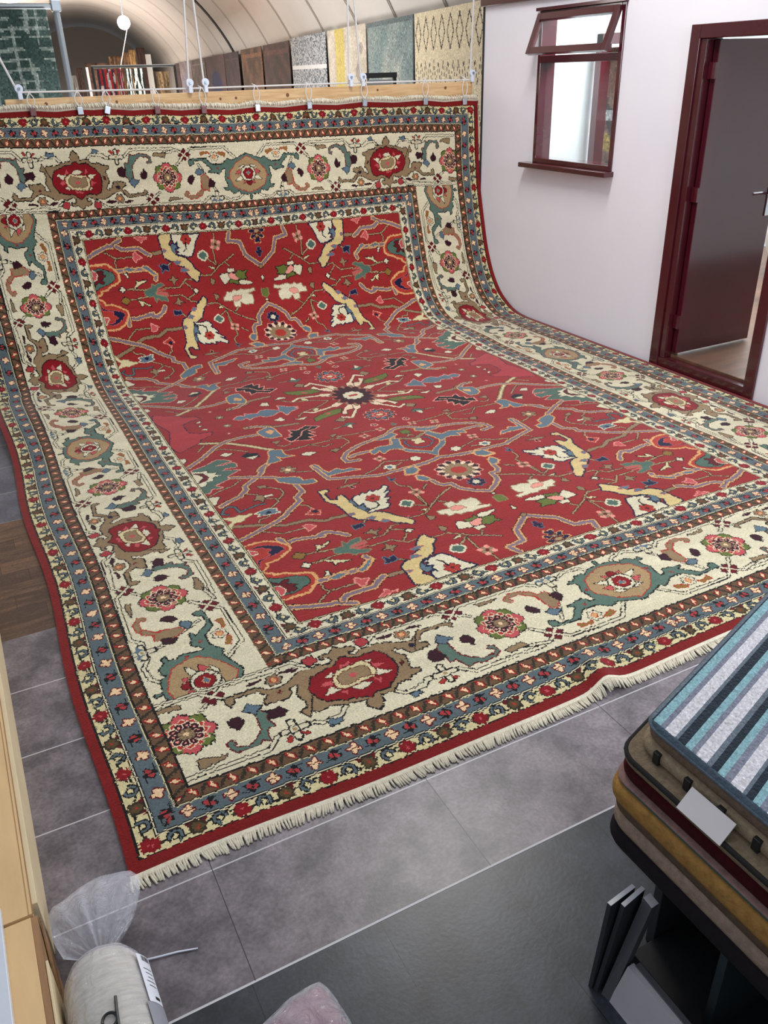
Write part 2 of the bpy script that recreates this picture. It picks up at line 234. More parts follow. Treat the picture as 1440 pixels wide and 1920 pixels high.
FIELD = """S|s||0|1060,1308 1120,1306 1177,1295 1126,1299 1205,1297 1245,1289
S|s||0|1363,1301 1450,1298 1520,1358 1551,1356
S|s||0|1504,1327 1551,1297
S|s||0|1495,1198 1543,1255
S|s||0|1340,1238 1451,1242 1511,1181 1557,1189
S|s||0|1058,1227 1119,1223 1096,1229 1154,1239 1208,1240
S|s||0|1418,1450 1441,1479
S|s||0|1399,1073 1424,1058
S|s||0|976,952 1042,997 1158,998
S|s||0|1042,997 1024,1023 1031,1071
S|s||0|972,948 1044,999
S|s||0|1623,1380 1712,1379 1866,1505 1961,1554 1878,1513 1973,1563
S|s||0|1766,1444 1764,1574
S|s||0|1763,1446 1702,1486
S|s||0|1619,1163 1711,1164 1785,1102 1911,1025
S|s||0|1764,1095 1755,964 1774,945 1780,863
S|s||0|1762,1092 1701,1039
S|s||0|1863,1108 1838,1075
S|s||0|1742,1763 1747,1700 1784,1672 1782,1599 1765,1455
S|s||0|1835,1610 1877,1650
S|s||0|1660,1924 1736,1949 1817,2010 1949,1962
S|s||0|1846,1931 1897,1950
S|s||0|1521,1882 1547,1911
S|s||0|1834,1459 1865,1432
S|s||0|1221,1773 1256,1742 1257,1703
S|s||0|972,1607 1041,1541 1151,1539
S|s||0|982,1701 1000,1728 1036,1726 1055,1743
S|s||0|1072,1801 1146,1858 1144,1889 1099,1921
S|s||0|1152,1874 1200,1930 1198,1984 1145,2032
S|s||0|1028,2015 1077,1980
S|s||0|857,2089 924,2123 1001,2143 1056,2189
S|s||0|1350,2136 1428,2107
S|s||0|1208,2531 1145,2597 1078,2652 1011,2620
S|s||0|965,2676 1022,2745
S|s||0|1397,2433 1483,2431 1486,2437 1585,2436 1681,2438 1759,2445 1739,2465 1827,2443 1974,2432
S|s||0|1691,2448 1764,2419 1768,2356 1687,2302
S|s||0|1768,2581 1829,2585
S|s||0|1389,2525 1420,2491 1469,2506
S|s||0|1544,2446 1618,2372 1673,2383
S|s||0|1667,2885 1720,2940 1852,2977 1949,3040
S|s||0|2097,2249 2121,2281
S|w||0|864,1724 977,1677 1077,1614 1158,1608 1200,1607 1246,1576 1246,1576 1264,1565 1320,1567 1385,1563
S|w||0|1376,976 1280,984
S|w||0|1330,2870 1438,2837 1475,2799 1621,2785
S|w||0|1460,3264 1537,3274 1627,3267
S|v||0|852,1581 891,1593 977,1631 1053,1660 1114,1699 1150,1736 1241,1812 1235,1851 1290,1898 1289,1996
S|v||0|844,970 921,935 1003,906 1023,910 1096,868
S|v||0|1062,909 1086,932 1137,940 1218,938 1257,974 1287,990
S|v||0|1015,1086 1082,1084 1079,1089 1133,1091 1217,1084 1244,1089 1299,1134 1287,1169
S|v||0|1017,1443 1071,1459 1200,1431 1191,1448 1229,1458 1274,1424 1304,1382
S|v||0|1017,1443 1011,1493 1008,1503
S|v||0|876,1955 918,1981 995,2008 1045,2063 1050,2104 1123,2160 1177,2209 1221,2290 1181,2248 1230,2298 1314,2356
S|v||0|1020,2244 1117,2193 1228,2121 1292,2027 1392,1979
S|y||0|1006,2784 1130,2717 1230,2612 1309,2514 1344,2478
S|v||0|857,2493 943,2563 999,2614 1068,2687 1157,2731 1257,2739 1346,2725
S|v||0|1316,2862 1386,2852 1447,2799
S|v||0|2135,1414 2056,1466 2009,1515 1998,1543 1991,1596 1952,1597 1931,1626 1923,1680
S|v||0|2126,1921 2061,1898 1921,1877 2011,1882 1877,1877 1715,1869 1572,1930 1471,1967 1462,2053 1458,2168
S|b||0|2123,1956 2096,2000 2012,2064 1974,2130 1967,2192 2011,2286
S|v||0|2131,2410 2192,2389
S|v||0|2135,2407 2071,2390 1992,2328 1899,2307 1781,2275 1691,2228 1646,2171 1645,2117 1710,2106
S|v||0|2139,1974 2261,2060
S|v||0|1923,2175 1827,2175 1724,2180 1690,2166
S|n2||0|2057,2198 2036,2180 2034,2123 2080,2081 2129,2066
S|w||0|2041,2244 2130,2191
S|w||0|2155,2214 2241,2271
P|b|o|9|1224,2112 1292,2095 1337,2068 1341,2021 1397,2010 1398,1970 1346,1967 1276,2009 1224,2062
P|b|o|9|1460,2173 1475,2116 1480,2008 1531,2006 1599,2007 1661,1994 1622,2035 1583,2034 1555,2069 1500,2042 1482,2100 1483,2159 1472,2178
P|b|o|9|1309,2456 1333,2478 1384,2455 1379,2373 1422,2347 1359,2349 1327,2390 1333,2324 1297,2311 1251,2312 1296,2394
P|b|o|9|1358,2773 1405,2793 1443,2818 1459,2784 1458,2634 1403,2636 1365,2667 1356,2735
P|o|b|9|1393,2744 1435,2766 1451,2733 1413,2692
P|b|o|9|1344,3392 1403,3424 1444,3399 1457,3257 1402,3235 1435,3280 1377,3269 1354,3310
S|w||0|1261,3358 1344,3354
S|w||0|1402,3235 1329,3215 1325,3164 1298,3136
P|b|o|9|1872,1868 1935,1891 1932,1833 1900,1793 1841,1794 1876,1831
P|b|o|9|1877,1761 1912,1752 1916,1716 1896,1682 1865,1712
P|b|o|9|1868,1861 1923,1870 1923,1817 1884,1793 1836,1804
P|b|o|9|1886,1769 1921,1726 1924,1690 1889,1689 1866,1725
P|b|o|9|1813,2169 1880,2201 1929,2186 1967,2192 1994,2265 2030,2244 2002,2171 1994,2104 1955,2127 1915,2137 1867,2109 1862,2154 1814,2126
P|b|o|9|1971,2310 2037,2347 2052,2307 1988,2276 1932,2280 1894,2296
P|b|o|9|1870,1866 1923,1873 1931,1829 1893,1801 1846,1803
P|b|o|9|1211,1080 1241,1090 1279,1131 1307,1143 1277,1104 1242,1069 1225,1065
P|b|o|9|1074,1085 1124,1096 1165,1086 1107,1066 1084,1076
S|v||0|2128,1139 2001,1035 1971,939 1879,923 1899,864
S|w||0|2128,1139 2113,1136
S|s||0|2307,1577 2346,1543
P|c|k|6|2125,1269 2172,1286 2184,1253 2238,1255 2218,1201 2184,1190 2163,1144 2125,1153 2140,1200 2104,1211
M|ny||30|2137,1025
M|nr||110|2165,870
P|q|o|16|838,1509 889,1514 941,1509 985,1481 1007,1445 1019,1420 1019,1397 999,1379 960,1350 922,1333 878,1334 879,1309 840,1273
P|n|p|5|866,1478 896,1483 933,1477 973,1450 995,1422 999,1405 975,1389 939,1377 893,1367 860,1351 851,1307 851,1346 866,1369 894,1370 930,1382 922,1409 940,1417 948,1439 923,1449 916,1468 875,1473
P|p|c|6|851,1475 865,1453 881,1440 880,1426 853,1419
P|q|o|16|845,1253 878,1234 878,1217 922,1208 960,1183 1002,1169 1026,1152 1024,1107 1006,1078 960,1035 914,1036 841,1032
P|t|k|5|845,1216 876,1192 925,1180 967,1166 998,1142 1002,1120 991,1093 956,1075 909,1057 865,1061 845,1075 847,1169
P|m|k|5|849,1174 880,1150 907,1168 923,1158 904,1136 940,1109 918,1103 930,1083 916,1072 880,1074 880,1099 861,1135
P|p|c|6|848,1136 869,1131 883,1098 877,1082 853,1064
P|y|k|6|1135,1368 1150,1359 1156,1340 1201,1375 1202,1364 1160,1331 1134,1323 1121,1309 1133,1354
P|y|k|6|1115,1225 1124,1228 1155,1203 1224,1173 1194,1170 1159,1179 1143,1167 1142,1196
P|c|k|6|1068,1109 1083,1127 1087,1145 1095,1140 1093,1107
M|d4x||30|1033,1312
M|f4c||34|1031,1225
M|f4c||30|1568,1275
P|n|b|6|1355,1458 1390,1450 1415,1452 1410,1426 1358,1415 1358,1440
P|n|b|6|1347,1128 1372,1099 1398,1113 1401,1076 1376,1065 1336,1071 1353,1096
P|w|k|5|1377,1360 1404,1368 1420,1383 1428,1354 1462,1359 1434,1343 1418,1312 1407,1342
P|w|k|5|1377,1179 1408,1195 1414,1229 1425,1200 1453,1180 1428,1169 1416,1146 1408,1173
P|t|w|7|1189,1285 1208,1296 1241,1295 1253,1338 1264,1312 1294,1329 1340,1338 1332,1307 1294,1298 1266,1285 1263,1264 1281,1239 1338,1213 1313,1198 1270,1216 1253,1204 1241,1232 1210,1243 1184,1258
P|p|w|6|1266,1277 1347,1299 1347,1276 1267,1265
P|p|w|4|1278,1255 1333,1254 1344,1247 1284,1245
P|p|z|7|1175,1034 1192,1011 1224,1006 1201,986 1186,963 1172,970 1169,992 1162,1005
P|p|z|6|1202,859 1233,879 1243,898 1256,878 1292,867
P|p|z|7|1156,1563 1183,1566 1208,1538 1178,1515 1162,1506 1161,1534
P|q|z|7|1215,1664 1244,1681 1260,1710 1268,1677 1289,1674 1270,1632
M|dk||12|1262,1673
P|u|n|11|1362,1856 1400,1860 1408,1840 1373,1818 1374,1740 1408,1725 1423,1758 1448,1764 1453,1678 1453,1638 1452,1619 1482,1533 1530,1505 1554,1491 1592,1412 1618,1387 1633,1342 1615,1325 1564,1368 1526,1413 1492,1433 1446,1479 1412,1498 1395,1536 1393,1615 1383,1689 1353,1737
P|b|k|4|1450,1680 1483,1712 1481,1622 1517,1641 1508,1586 1492,1537 1459,1595 1460,1634
P|b|p|4|1449,1486 1479,1492 1501,1475 1474,1457
P|b|p|4|1489,1426 1520,1435 1540,1405 1509,1405
P|b|p|4|1396,1574 1420,1570 1418,1547 1395,1546
P|b|p|4|1618,1387 1635,1401 1619,1377
P|c|n|11|1479,1699 1505,1720 1519,1711 1549,1725 1559,1709 1590,1733 1596,1708 1621,1720 1629,1710 1678,1745 1688,1723 1631,1667 1676,1682 1614,1625 1642,1618 1600,1572 1613,1554 1580,1525 1552,1531 1513,1534 1485,1531 1510,1555 1501,1590 1509,1635 1475,1620
M|fl||36|1567,1650
S|k||0|1562,1614 1564,1573 1542,1556 1500,1552 1488,1564
P|u|n|11|1588,1204 1606,1201 1611,1175 1630,1141 1596,1115 1579,1073 1550,1038 1518,1021 1489,1016 1466,988 1447,936 1433,924 1460,883 1462,855 1443,830 1372,867 1381,934 1387,1012 1421,1041 1453,1044 1482,1077 1524,1090 1531,1137 1550,1164
P|b|p|4|1481,1122 1519,1129 1554,1117 1524,1104 1498,1098
P|b|p|4|1462,1074 1477,1073 1505,1050 1476,1045 1450,1046
P|b|p|4|1387,978 1404,975 1412,964 1392,955
P|b|k|5|1477,1002 1476,974 1493,958 1512,947 1486,928 1505,897 1474,908 1455,925 1451,962
P|c|n|11|1488,995 1523,1004 1561,1017 1590,1015 1609,983 1623,939 1641,901 1670,863 1630,859 1470,857 1471,889 1480,918 1505,897 1501,940 1518,957 1485,963 1511,983
M|fl||36|1569,894
S|k||0|1539,980 1561,961 1562,918
M|dt||40|1685,1514
M|dt||42|1674,1018
M|sw||42|1785,1595
M|sw||46|1781,945
P|y|k|5|1706,1426 1725,1424 1748,1419 1730,1403
P|y|k|5|1700,1101 1732,1121 1754,1124 1737,1103
P|w|k|5|1708,1364 1740,1328 1723,1313 1701,1309
P|w|k|5|1705,1240 1723,1230 1732,1205 1704,1185 1696,1213
P|c|w|7|1773,1369 1822,1367 1845,1371 1843,1417 1886,1424 1897,1386 1938,1411 1965,1405 1994,1411 2008,1384 2005,1340 1970,1325 2036,1309 2029,1291 1972,1297 1922,1291 1887,1303 1863,1291 1848,1308 1804,1304 1801,1327 1775,1338
P|z|w|5|1845,1371 1879,1378 1907,1362 1918,1338 1870,1330 1846,1344
P|g|k|6|1844,1234 1893,1239 1908,1256 1916,1217 1990,1208 1977,1182 1999,1152 1964,1156 1927,1144 1897,1169 1863,1173
P|c|k|6|1803,1241 1824,1229 1856,1202 1845,1159 1774,1168 1780,1197
P|z|k|5|1856,1202 1900,1218 1925,1212 1896,1170 1867,1154 1847,1174
P|c|k|5|1927,1253 1954,1255 2024,1258 2024,1245 1959,1218 1919,1228
P|c|k|5|1841,1153 1896,1154 1896,1129 1848,1125
P|g|w|6|2091,1357 2125,1378 2145,1356 2178,1368 2152,1331 2177,1311 2129,1304 2091,1306
P|c|k|5|2102,1402 2128,1397 2160,1399 2157,1380 2119,1376
P|t|z|7|863,2443 953,2476 1025,2514 1060,2494 1089,2456 1025,2447 1000,2434 1038,2425 1087,2436 1101,2415 1095,2365 1032,2376 1007,2358 1034,2349 1095,2319 1045,2291 1010,2273 1008,2237 950,2210 916,2193 947,2152 894,2165 868,2127 841,2132
P|c|k|5|857,2428 901,2402 937,2406 930,2365 975,2351 958,2329 992,2309 940,2302 927,2260 895,2266 876,2217 841,2214 837,2264
P|m|k|5|859,2401 904,2380 919,2314 894,2279 852,2267 899,2327 892,2356
P|c|k|5|850,2077 897,2065 899,2049 883,2032 860,1985 849,1991
P|y|w|5|845,1832 901,1814 922,1826 941,1810 983,1809 982,1795 939,1778 928,1760 890,1755 875,1754 846,1707 847,1748 878,1780 849,1816
S|g2||0|878,1856 856,1879 882,1922 915,1932 933,1912 938,1850 984,1862 1031,1874 1072,1870
M|flw||50|1322,2184
P|w|k|5|1105,2071 1149,2056 1145,2032 1107,2038
P|w|k|5|1035,1922 1058,1950 1067,1976 1096,1959 1094,1929 1075,1889 1061,1923
P|c|k|5|1096,1948 1144,1946 1143,1931 1099,1931
P|b|c|7|999,1795 1037,1807 1075,1809 1107,1790 1096,1772 1109,1750 1072,1753 1004,1763 1023,1781
M|dk||10|1059,1775
P|k|z|9|1464,2592 1517,2598 1509,2634 1537,2649 1530,2701 1571,2676 1615,2698 1647,2719 1714,2671 1669,2649 1626,2643 1652,2595 1610,2605 1636,2542 1590,2555 1601,2502 1542,2522 1515,2538 1479,2530
S|z||0|1483,2527 1553,2576 1593,2646 1666,2683
P|b|z|7|1287,3038 1315,3047 1310,3084 1342,3056 1376,3088 1385,3047 1441,3040 1457,3083 1484,3093 1501,3074 1536,3088 1533,3046 1587,3048 1599,3095 1613,3069 1649,3083 1660,3049 1722,3020 1663,2993 1616,2951 1610,2998 1597,3025 1538,2981 1489,2976 1460,3010 1402,2994 1385,2979 1376,3019 1332,2994
P|c|k|5|1509,3179 1550,3209 1579,3172 1573,3139
P|c|k|5|1627,3200 1669,3231 1715,3203 1691,3189
P|c|k|5|1514,2900 1566,2929 1574,2873 1542,2866
P|c|k|5|1627,2858 1715,2855 1679,2826
P|y|k|5|1787,3140 1821,3109 1788,3091
P|y|k|5|1789,2943 1823,2967 1829,2937 1791,2906
P|w|k|5|1835,2689 1887,2725 1860,2665
P|w|k|5|1833,2698 1878,2731 1906,2688 1869,2659
P|g|k|6|1742,2805 1794,2842 1859,2865 1954,2870 1925,2807 1850,2791 1789,2776 1731,2752
P|g|k|6|1744,3293 1791,3284 1883,3257 1958,3221 1866,3188 1796,3202 1765,3250
P|p|g|5|1829,2839 1875,2846 1842,2813
P|w|k|5|1711,2505 1755,2501 1715,2464
P|c|k|5|1461,2337 1497,2358 1553,2324 1495,2303
P|w|k|5|1622,2305 1683,2305 1640,2273
P|w|k|5|1373,2586 1430,2575 1393,2537
P|k|n|5|1170,2483 1200,2508 1248,2464 1245,2425
M|flg||22|1223,3137
M|flg||26|1229,2956
M|flg||14|1323,2866
M|fs||18|1201,2836
P|z|w|0|1347,3195 1456,3165 1388,3125
P|k|n|5|1158,2476 1198,2502 1252,2476 1227,2435
P|c|k|4|1176,2452 1218,2454 1246,2445 1204,2414
P|c|k|5|1061,2562 1092,2579 1130,2549 1084,2521
P|c|k|5|846,2635 876,2617 871,2579 847,2566
P|c|w|4|867,2793 924,2811 879,2779
P|p2|n|7|912,3090 962,3052 989,3028 992,2962 1051,2918 1119,2909 1100,2865 1026,2832 1010,2796 930,2755 873,2717 857,2755 847,2835
P|c|k|5|1045,3051 1093,3063 1115,3042 1081,3021
P|c|k|4|1067,2973 1101,2976 1104,2950
P|t|k|4|1829,2585 1879,2628 1927,2591 1879,2579
P|c|k|4|1855,2577 1893,2595 1875,2532
M|sw||30|2008,2428
M|sw||34|1880,2380
M|sw||36|1813,2058
P|t|w|3|2111,2488 2161,2466 2131,2434 2099,2454
M|fw||30|1986,1962
M|fwb||32|1811,1933
P|w|k|5|1629,2308 1669,2312 1682,2291 1645,2270
P|g|k|6|2090,2346 2147,2352 2174,2312 2130,2276 2089,2300
M|flc||50|2127,2163
P|w|k|5|1461,1841 1509,1856 1589,1847 1557,1838 1494,1832
P|k|z|5|1521,1832 1536,1834 1543,1809 1526,1802
P|n|b|5|1743,1829 1741,1797 1769,1786 1733,1773
P|z2|k|6|2067,2949 2023,2938 1983,3058 2015,3116 1946,3178 1941,3303 1958,3313 2018,3224 2080,3216 2175,3178
P|z2|k|6|2081,2940 2068,2873 2032,2822 1970,2824 1946,2759 1920,2783 1973,2858 2019,2903
M|f8||62|2109,2650
P|g|k|5|1818,3257 1905,3264 1954,3213 1872,3185 1799,3209
M|fs2||14|2246,2498
M|fs2||14|2007,2509"""
BORDER = """S|l||0|217,633 376,639 402,617 454,572
S|l||0|366,550 469,638 667,624 472,637 723,636 754,601 807,563
S|l||0|220,266 509,265 543,299 507,266 548,311 627,308 680,312 698,295 770,298 774,299 807,335
S|l||0|743,608 803,568
S|l||0|988,582 1070,648 1298,644 1250,645 1337,643 1387,604 1446,560
S|l||0|1349,575 1436,642 1753,641 1798,604 1840,611 1793,615 1901,607 1949,634 2019,626 2053,598
S|l||0|986,318 1013,292 1090,296 1105,310 1054,295 1085,294 1107,319 1244,309 1286,269 1583,271
S|l||0|1599,375 1634,339 1599,375 1642,338 1707,272 1957,271 2029,347
S|l||0|1616,277 1692,348
S|l||0|1509,301 1616,277
S|l||0|2217,586 2252,625 2322,619 2392,579
S|l||0|1747,376 1862,575
P|m|k|4|379,594 400,613 433,574 415,558
P|m|k|4|411,628 425,633 463,599 448,581
P|m|k|4|1342,603 1362,615 1405,587 1385,568
P|m|k|4|1371,630 1389,641 1433,605 1416,591
P|m|k|4|1631,331 1661,352 1704,315 1684,295
P|m|k|4|1616,314 1630,328 1679,288 1660,270
S|t||0|414,595 444,620
S|t||0|1367,585 1411,622
S|t||0|1635,291 1690,343
S|t||0|1635,335 1683,289
S|t||0|1360,626 1410,581
S|t||0|391,626 452,574
M|ros||95|290,463
M|ros||95|1520,462
P|w|k|5|221,611 266,621 310,612 308,593 272,598 227,600
P|w|k|5|288,330 315,324 352,312 380,312 370,298 322,290 285,290
P|w|k|5|1501,620 1548,614 1600,609 1569,602 1517,600
P|w|k|5|1438,313 1466,319 1495,321 1518,326 1535,298 1491,299 1451,297
P|a|k|4|428,452 444,463 465,461 477,440 470,419 448,399 439,418 425,430
P|a|k|4|1335,460 1358,466 1372,452 1378,430 1358,398 1349,421 1329,433
P|a|k|4|1662,500 1680,514 1688,502 1709,473 1698,452 1673,459 1659,481
P|t2|m|7|524,458 537,460 560,427 546,406 560,360 534,365 522,325 524,305 512,312 503,322 485,305 413,304 398,330 394,355 412,363 419,341 408,343 417,324 454,313 488,330 516,366 520,411
P|a|k|5|557,444 575,434 603,439 620,409 607,392 574,396 551,403 567,419
P|b|k|5|487,478 512,505 526,491 555,475 537,460 523,448 509,461
P|t2|m|7|1227,442 1251,470 1277,456 1278,413 1281,375 1310,341 1346,315 1394,317 1411,332 1409,351 1392,349 1398,363 1420,357 1417,322 1394,306 1343,299 1299,313 1280,301 1274,321 1259,364 1232,356 1236,400
P|a|k|5|1187,440 1221,445 1219,416 1236,400 1214,383 1181,390 1175,417
P|b|k|5|1245,480 1273,520 1288,499 1317,477 1286,469 1274,457
P|w|q|6|1620,588 1663,614 1712,608 1743,590 1763,557 1800,558 1754,497 1749,550 1701,592 1659,594 1639,584 1653,568 1635,561 1620,576
P|w|q|6|1721,596 1743,590 1762,550 1802,561 1807,532 1814,484 1781,446 1759,458 1754,497 1755,546 1713,585
P|a|k|5|1804,534 1840,535 1850,507 1823,479 1813,499
P|b|k|5|1721,439 1746,452 1785,430 1754,406 1730,420
M|wc||40|611,313
M|wc||40|1184,315
M|wc||40|1854,618
P|q|m|4|569,271 582,287 594,280 578,262
P|q|m|4|624,292 648,274 637,270
P|q|m|4|1141,279 1161,295 1167,286 1149,269
P|q|m|4|1195,289 1219,276 1205,270
P|b|b|3|1812,634 1849,636 1836,613
P|b|b|3|1863,636 1891,636 1868,618
P|w|k|7|728,571 753,557 797,571 841,558 860,571 860,594 843,604 828,594 827,613 845,617 863,610 895,640 914,618 941,621 962,603 952,590 936,596 926,575 949,562 988,582 1016,578 1049,584 1086,570 1135,542 1175,538 1222,581 1244,578 1217,552 1179,517 1216,502 1204,481 1137,477 1124,500 1123,518 1103,517 1097,533 1075,521 1091,488 1106,474 1097,432 1089,396 1119,385 1115,371 1075,365 1068,352 1011,352 985,323 932,327 928,293 899,263 870,300 884,327 809,339 765,358 713,352 702,364 669,372 665,384 690,390 699,411 681,456
P|w|k|7|456,566 469,569 566,568 606,535 637,528 677,538 716,566 741,569 754,550 782,568 679,342 662,376 672,385 688,386 695,418 682,466 704,480 704,512 681,514 665,507 667,485 646,466 570,472 573,496 597,509 567,552 481,557 477,534 461,523 452,543
P|w||0|730,575 788,565 740,439 694,439 686,469
P|w|k|6|1214,580 1343,572 1358,557 1346,537 1331,559 1234,568 1184,520 1216,496 1214,485 1155,476
P|r2|k|7|730,471 758,520 817,537 853,540 894,575 918,556 954,541 1002,550 1033,539 1046,507 1054,473 1052,428 1026,387 994,366 973,346 914,347 904,332 869,352 824,356 789,375 756,384 739,413 730,445
P|p||0|870,530 909,537 929,520 898,515 857,509
P|p||0|767,461 790,475 818,470 811,447
P|p||0|820,405 845,401 835,381 825,387
P|p||0|974,495 1019,470 985,460
P|p||0|950,418 975,399 962,379
P|c|k|3|799,497 821,507 847,504 825,477 824,483
P|c|k|3|764,410 799,443 823,414 794,409
P|c|k|3|860,404 901,418 937,398 908,382 882,386
P|c|k|3|980,457 1023,422 994,421 971,418
P|c|k|3|937,522 986,511 982,502 956,502
P|y|m|7|824,483 849,508 914,517 951,520 972,490 976,448 957,425 901,418 849,410 819,427 815,456
P|w|m|4|834,467 859,491 905,499 945,494 958,476 951,434 912,440 855,423 837,443
P|p||0|873,461 892,479 914,466 895,449
P|m|k|3|1072,446 1085,456 1086,438 1071,429
P|n|k|3|1150,521 1170,522 1162,508 1147,508
P|m||0|619,517 639,517 644,503 630,501
M|rb||26|787,609
M|rb||26|1000,621
M|fls||30|636,578
M|fls||30|1157,589
M|fww||30|1872,332
P|a|a|5|541,601 565,601 598,602 576,595 548,592
P|a|a|5|665,600 694,606 732,591 706,585 684,598
P|a|a|5|1060,606 1094,615 1129,608 1086,598
P|a|a|5|1189,613 1208,619 1249,608 1228,604
P|b|k|5|719,277 730,289 766,289 755,271 723,265
P|b|k|5|719,286 734,297 769,287 768,273 731,269
P|b|k|5|1025,280 1055,284 1068,269 1034,259
P|x2|q|5|1779,319 1812,306 1841,310 1829,296 1775,298
P|x2|q|5|1896,308 1947,331 1959,314 1919,299
P|t2|k|7|1692,387 1719,372 1714,355 1782,350 1837,407 1848,415 1818,432 1851,435 1892,447 1910,436 1914,420 1946,409 1943,454 1935,488 1953,523 1947,549 1917,551 1932,565 1956,560 1980,585 2012,582 2023,568 2045,595 2112,605 2109,632 2130,645 2160,628 2154,598 2224,582 2330,513 2141,312 2030,354 2002,363 1973,351 1923,387 1851,386 1807,342 1707,346 1686,352 1684,372
P|o2|q|6|1998,543 2048,569 2134,592 2214,571 2319,503 2150,322 2035,380 2004,412 1975,443 1972,489
P|c|k|4|2012,504 2040,504 2070,495 2055,472 2039,481
P|c|k|4|2045,418 2080,420 2093,398 2065,403
P|r2|k|4|2103,538 2143,547 2160,521 2130,499 2094,512
P|p|k|4|2018,456 2052,463 2064,445 2048,431
P|p|k|3|2070,533 2092,521 2075,507
P|p|k|3|2185,539 2198,515 2179,510
P|c|k|6|2077,498 2111,510 2171,507 2199,467 2191,433 2157,406 2105,406 2074,424 2060,462
P|r2|k|4|2098,494 2141,500 2179,478 2175,442 2146,420 2101,423 2076,453 2087,477
P|b|o|4|2100,454 2124,475 2155,457 2130,433
P|q|m|2|1951,486 1964,490 1962,480 1951,475
P|q|m|2|1882,413 1894,417 1891,408 1881,403
P|t2|k|5|2245,562 2288,571 2339,550 2350,535 2319,503 2246,553"""
NU, NV = 1058, 1516; HU, HV = NU//2, NV//2; W, L = NU*G, NV*G
def weave():
    cv = Canvas(0, 0, HU, HV, 'r'); draw(cv, FIELD)
    # rosettes and arches on the centre line
    for (c, R) in (((2.116, 1.722), .125),):
        cv.petal(c, R, 12, .30, 'a', 'z', .008); cv.petal(c, R*.95, 12, .62, 'Z', None, ph=.26); cv.petal(c, R*.72, 12, .3, 'w', 'k', .004); cv.petal(c, R*.36, 8, .15, 'q', 'w', .008)
    cv.petal((2.116, 1.549), .050, 8, .35, 'n', 'b', .004); cv.petal((2.116, 1.549), .022, 8, .2, 'c')
    c = (2.116, 3.032)
    for ang in (3.62, 4.35):
        p1 = (c[0]+.20*math.cos(ang), c[1]+.22*math.sin(ang)); p2 = (c[0]+.36*math.cos(ang-.12), c[1]+.38*math.sin(ang-.12)); p3 = (p2[0]-.05, p2[1]+.035)
        cv.stroke([c, p1], .055, 'k'); cv.stroke([p1, p2, p3], .026, 'k'); cv.stroke([c, p1], .046, 'Z'); cv.stroke([p1, p2, p3], .018, 'Z')
    cv.petal(c, .17, 16, .3, 'w', 'k', .004, sx=.9, sy=1.1); cv.petal(c, .15, 14, .25, 'a', 'q', .008, sx=.9, sy=1.15); cv.petal(c, .07, 10, .15, 'c', 'k', .006); cv.petal((2.10, 3.032), .018, 4, 0, 'q')
    # small drifting florets in the middle band
    A = cv.a
    # main border, bottom strip
    bs = Canvas(0, 0, HU, 170, 'c'); draw(bs, BORDER)
    # corner line + turn the strip for the sides
    U, V = cv.U, cv.V
    m = (V < .650); A[m] = bs.a[(V[m]/G).astype(int), (U[m]/G).astype(int)]
    m = (V >= .650) & (U < .850); vv, uu = V[m], U[m]
    a = np.where(vv >= 1.298, 2.115-(3.033-vv)*1.05, 1.514+(1.298-vv)); a = np.where(a > 2.115, 4.23-a, a)
    b = .885-uu; ok = (b > .235) & (b < .66)
    src = np.where(ok, bs.a[np.clip((b/G).astype(int), 0, 169), np.clip((a/G).astype(int), 0, HU-1)], CODE['c']); A[m] = src
    dl = np.abs(V-.648); sel = (dl < .010) & (U < .66); A[sel] = CODE['k']; A[(dl < .004) & (U < .66)] = CODE['c']
    # guard stripes
    du, dv = U+.006, V; side = du < dv; d = np.where(side, du, dv); s = np.where(side, V, U)
    Pf = np.where(side, .306, .2725); Pb = np.where(side, .178, .135); Pl = np.where(side, .0765, .064)
    frame = (d < .240) | ((d > .648) & (d < .853))
    out = np.full(d.shape, CODE['c'], np.uint8)
    def band(lo, hi, c): out[(d >= lo) & (d < hi)] = CODE[c]
    def flowers(d0, flip):
        e = (d-d0)*flip; x = (s-.078)/Pf*4; it = np.round(x); ds = (x-it)*Pf/4; it = it.astype(int) % 4; r = np.hypot(ds, e); th = np.arctan2(e, ds)
        zn = np.abs(e) < .029
        vine = zn & (np.abs(e-.014*np.cos(x*math.pi/2*1.0+1.2)) < .0034) & (np.abs(ds) > .015); out[vine] = CODE['k']
        lob = 1-.22*(1-np.abs(np.cos(4*th)))
        red = it == 0; brn = it == 2; blu = (it % 2) == 1
        tri = (np.abs(ds) > .012) & (np.abs(ds) < .038) & (e < .004) & (e > -.024) & (np.abs(ds) < .038+(e)*.9)
        out[zn & red & tri] = CODE['k']; out[zn & red & tri & (np.abs(ds) > .018) & (e > -.019)] = CODE['K']
        tri2 = (np.abs(ds) > .010) & (e > -.006) & (e < .026) & (np.abs(ds) < .012+(e+.006)*.85)
        out[zn & brn & tri2] = CODE['m']
        out[red & (r < .0285*lob)] = CODE['m']; out[red & (r < .0265*lob)] = CODE['R']; out[red & (r < .005)] = CODE['p']
        out[brn & (r < .0285*lob)] = CODE['K']; out[brn & (r < .020*lob)] = CODE['D']; out[brn & (r < .005)] = CODE['q']
        op = (th*np.where(it == 1, 1, -1)); gap = (np.cos(th-np.where(it == 1, -2.0, -.9)) > .72)
        out[blu & (r < .0275) & ~gap] = CODE['k']; out[blu & (r < .0225) & (r > .0145) & ~gap] = CODE['B']; out[blu & (r < .0135)] = CODE['k']; out[blu & (r < .0085)] = CODE['y']
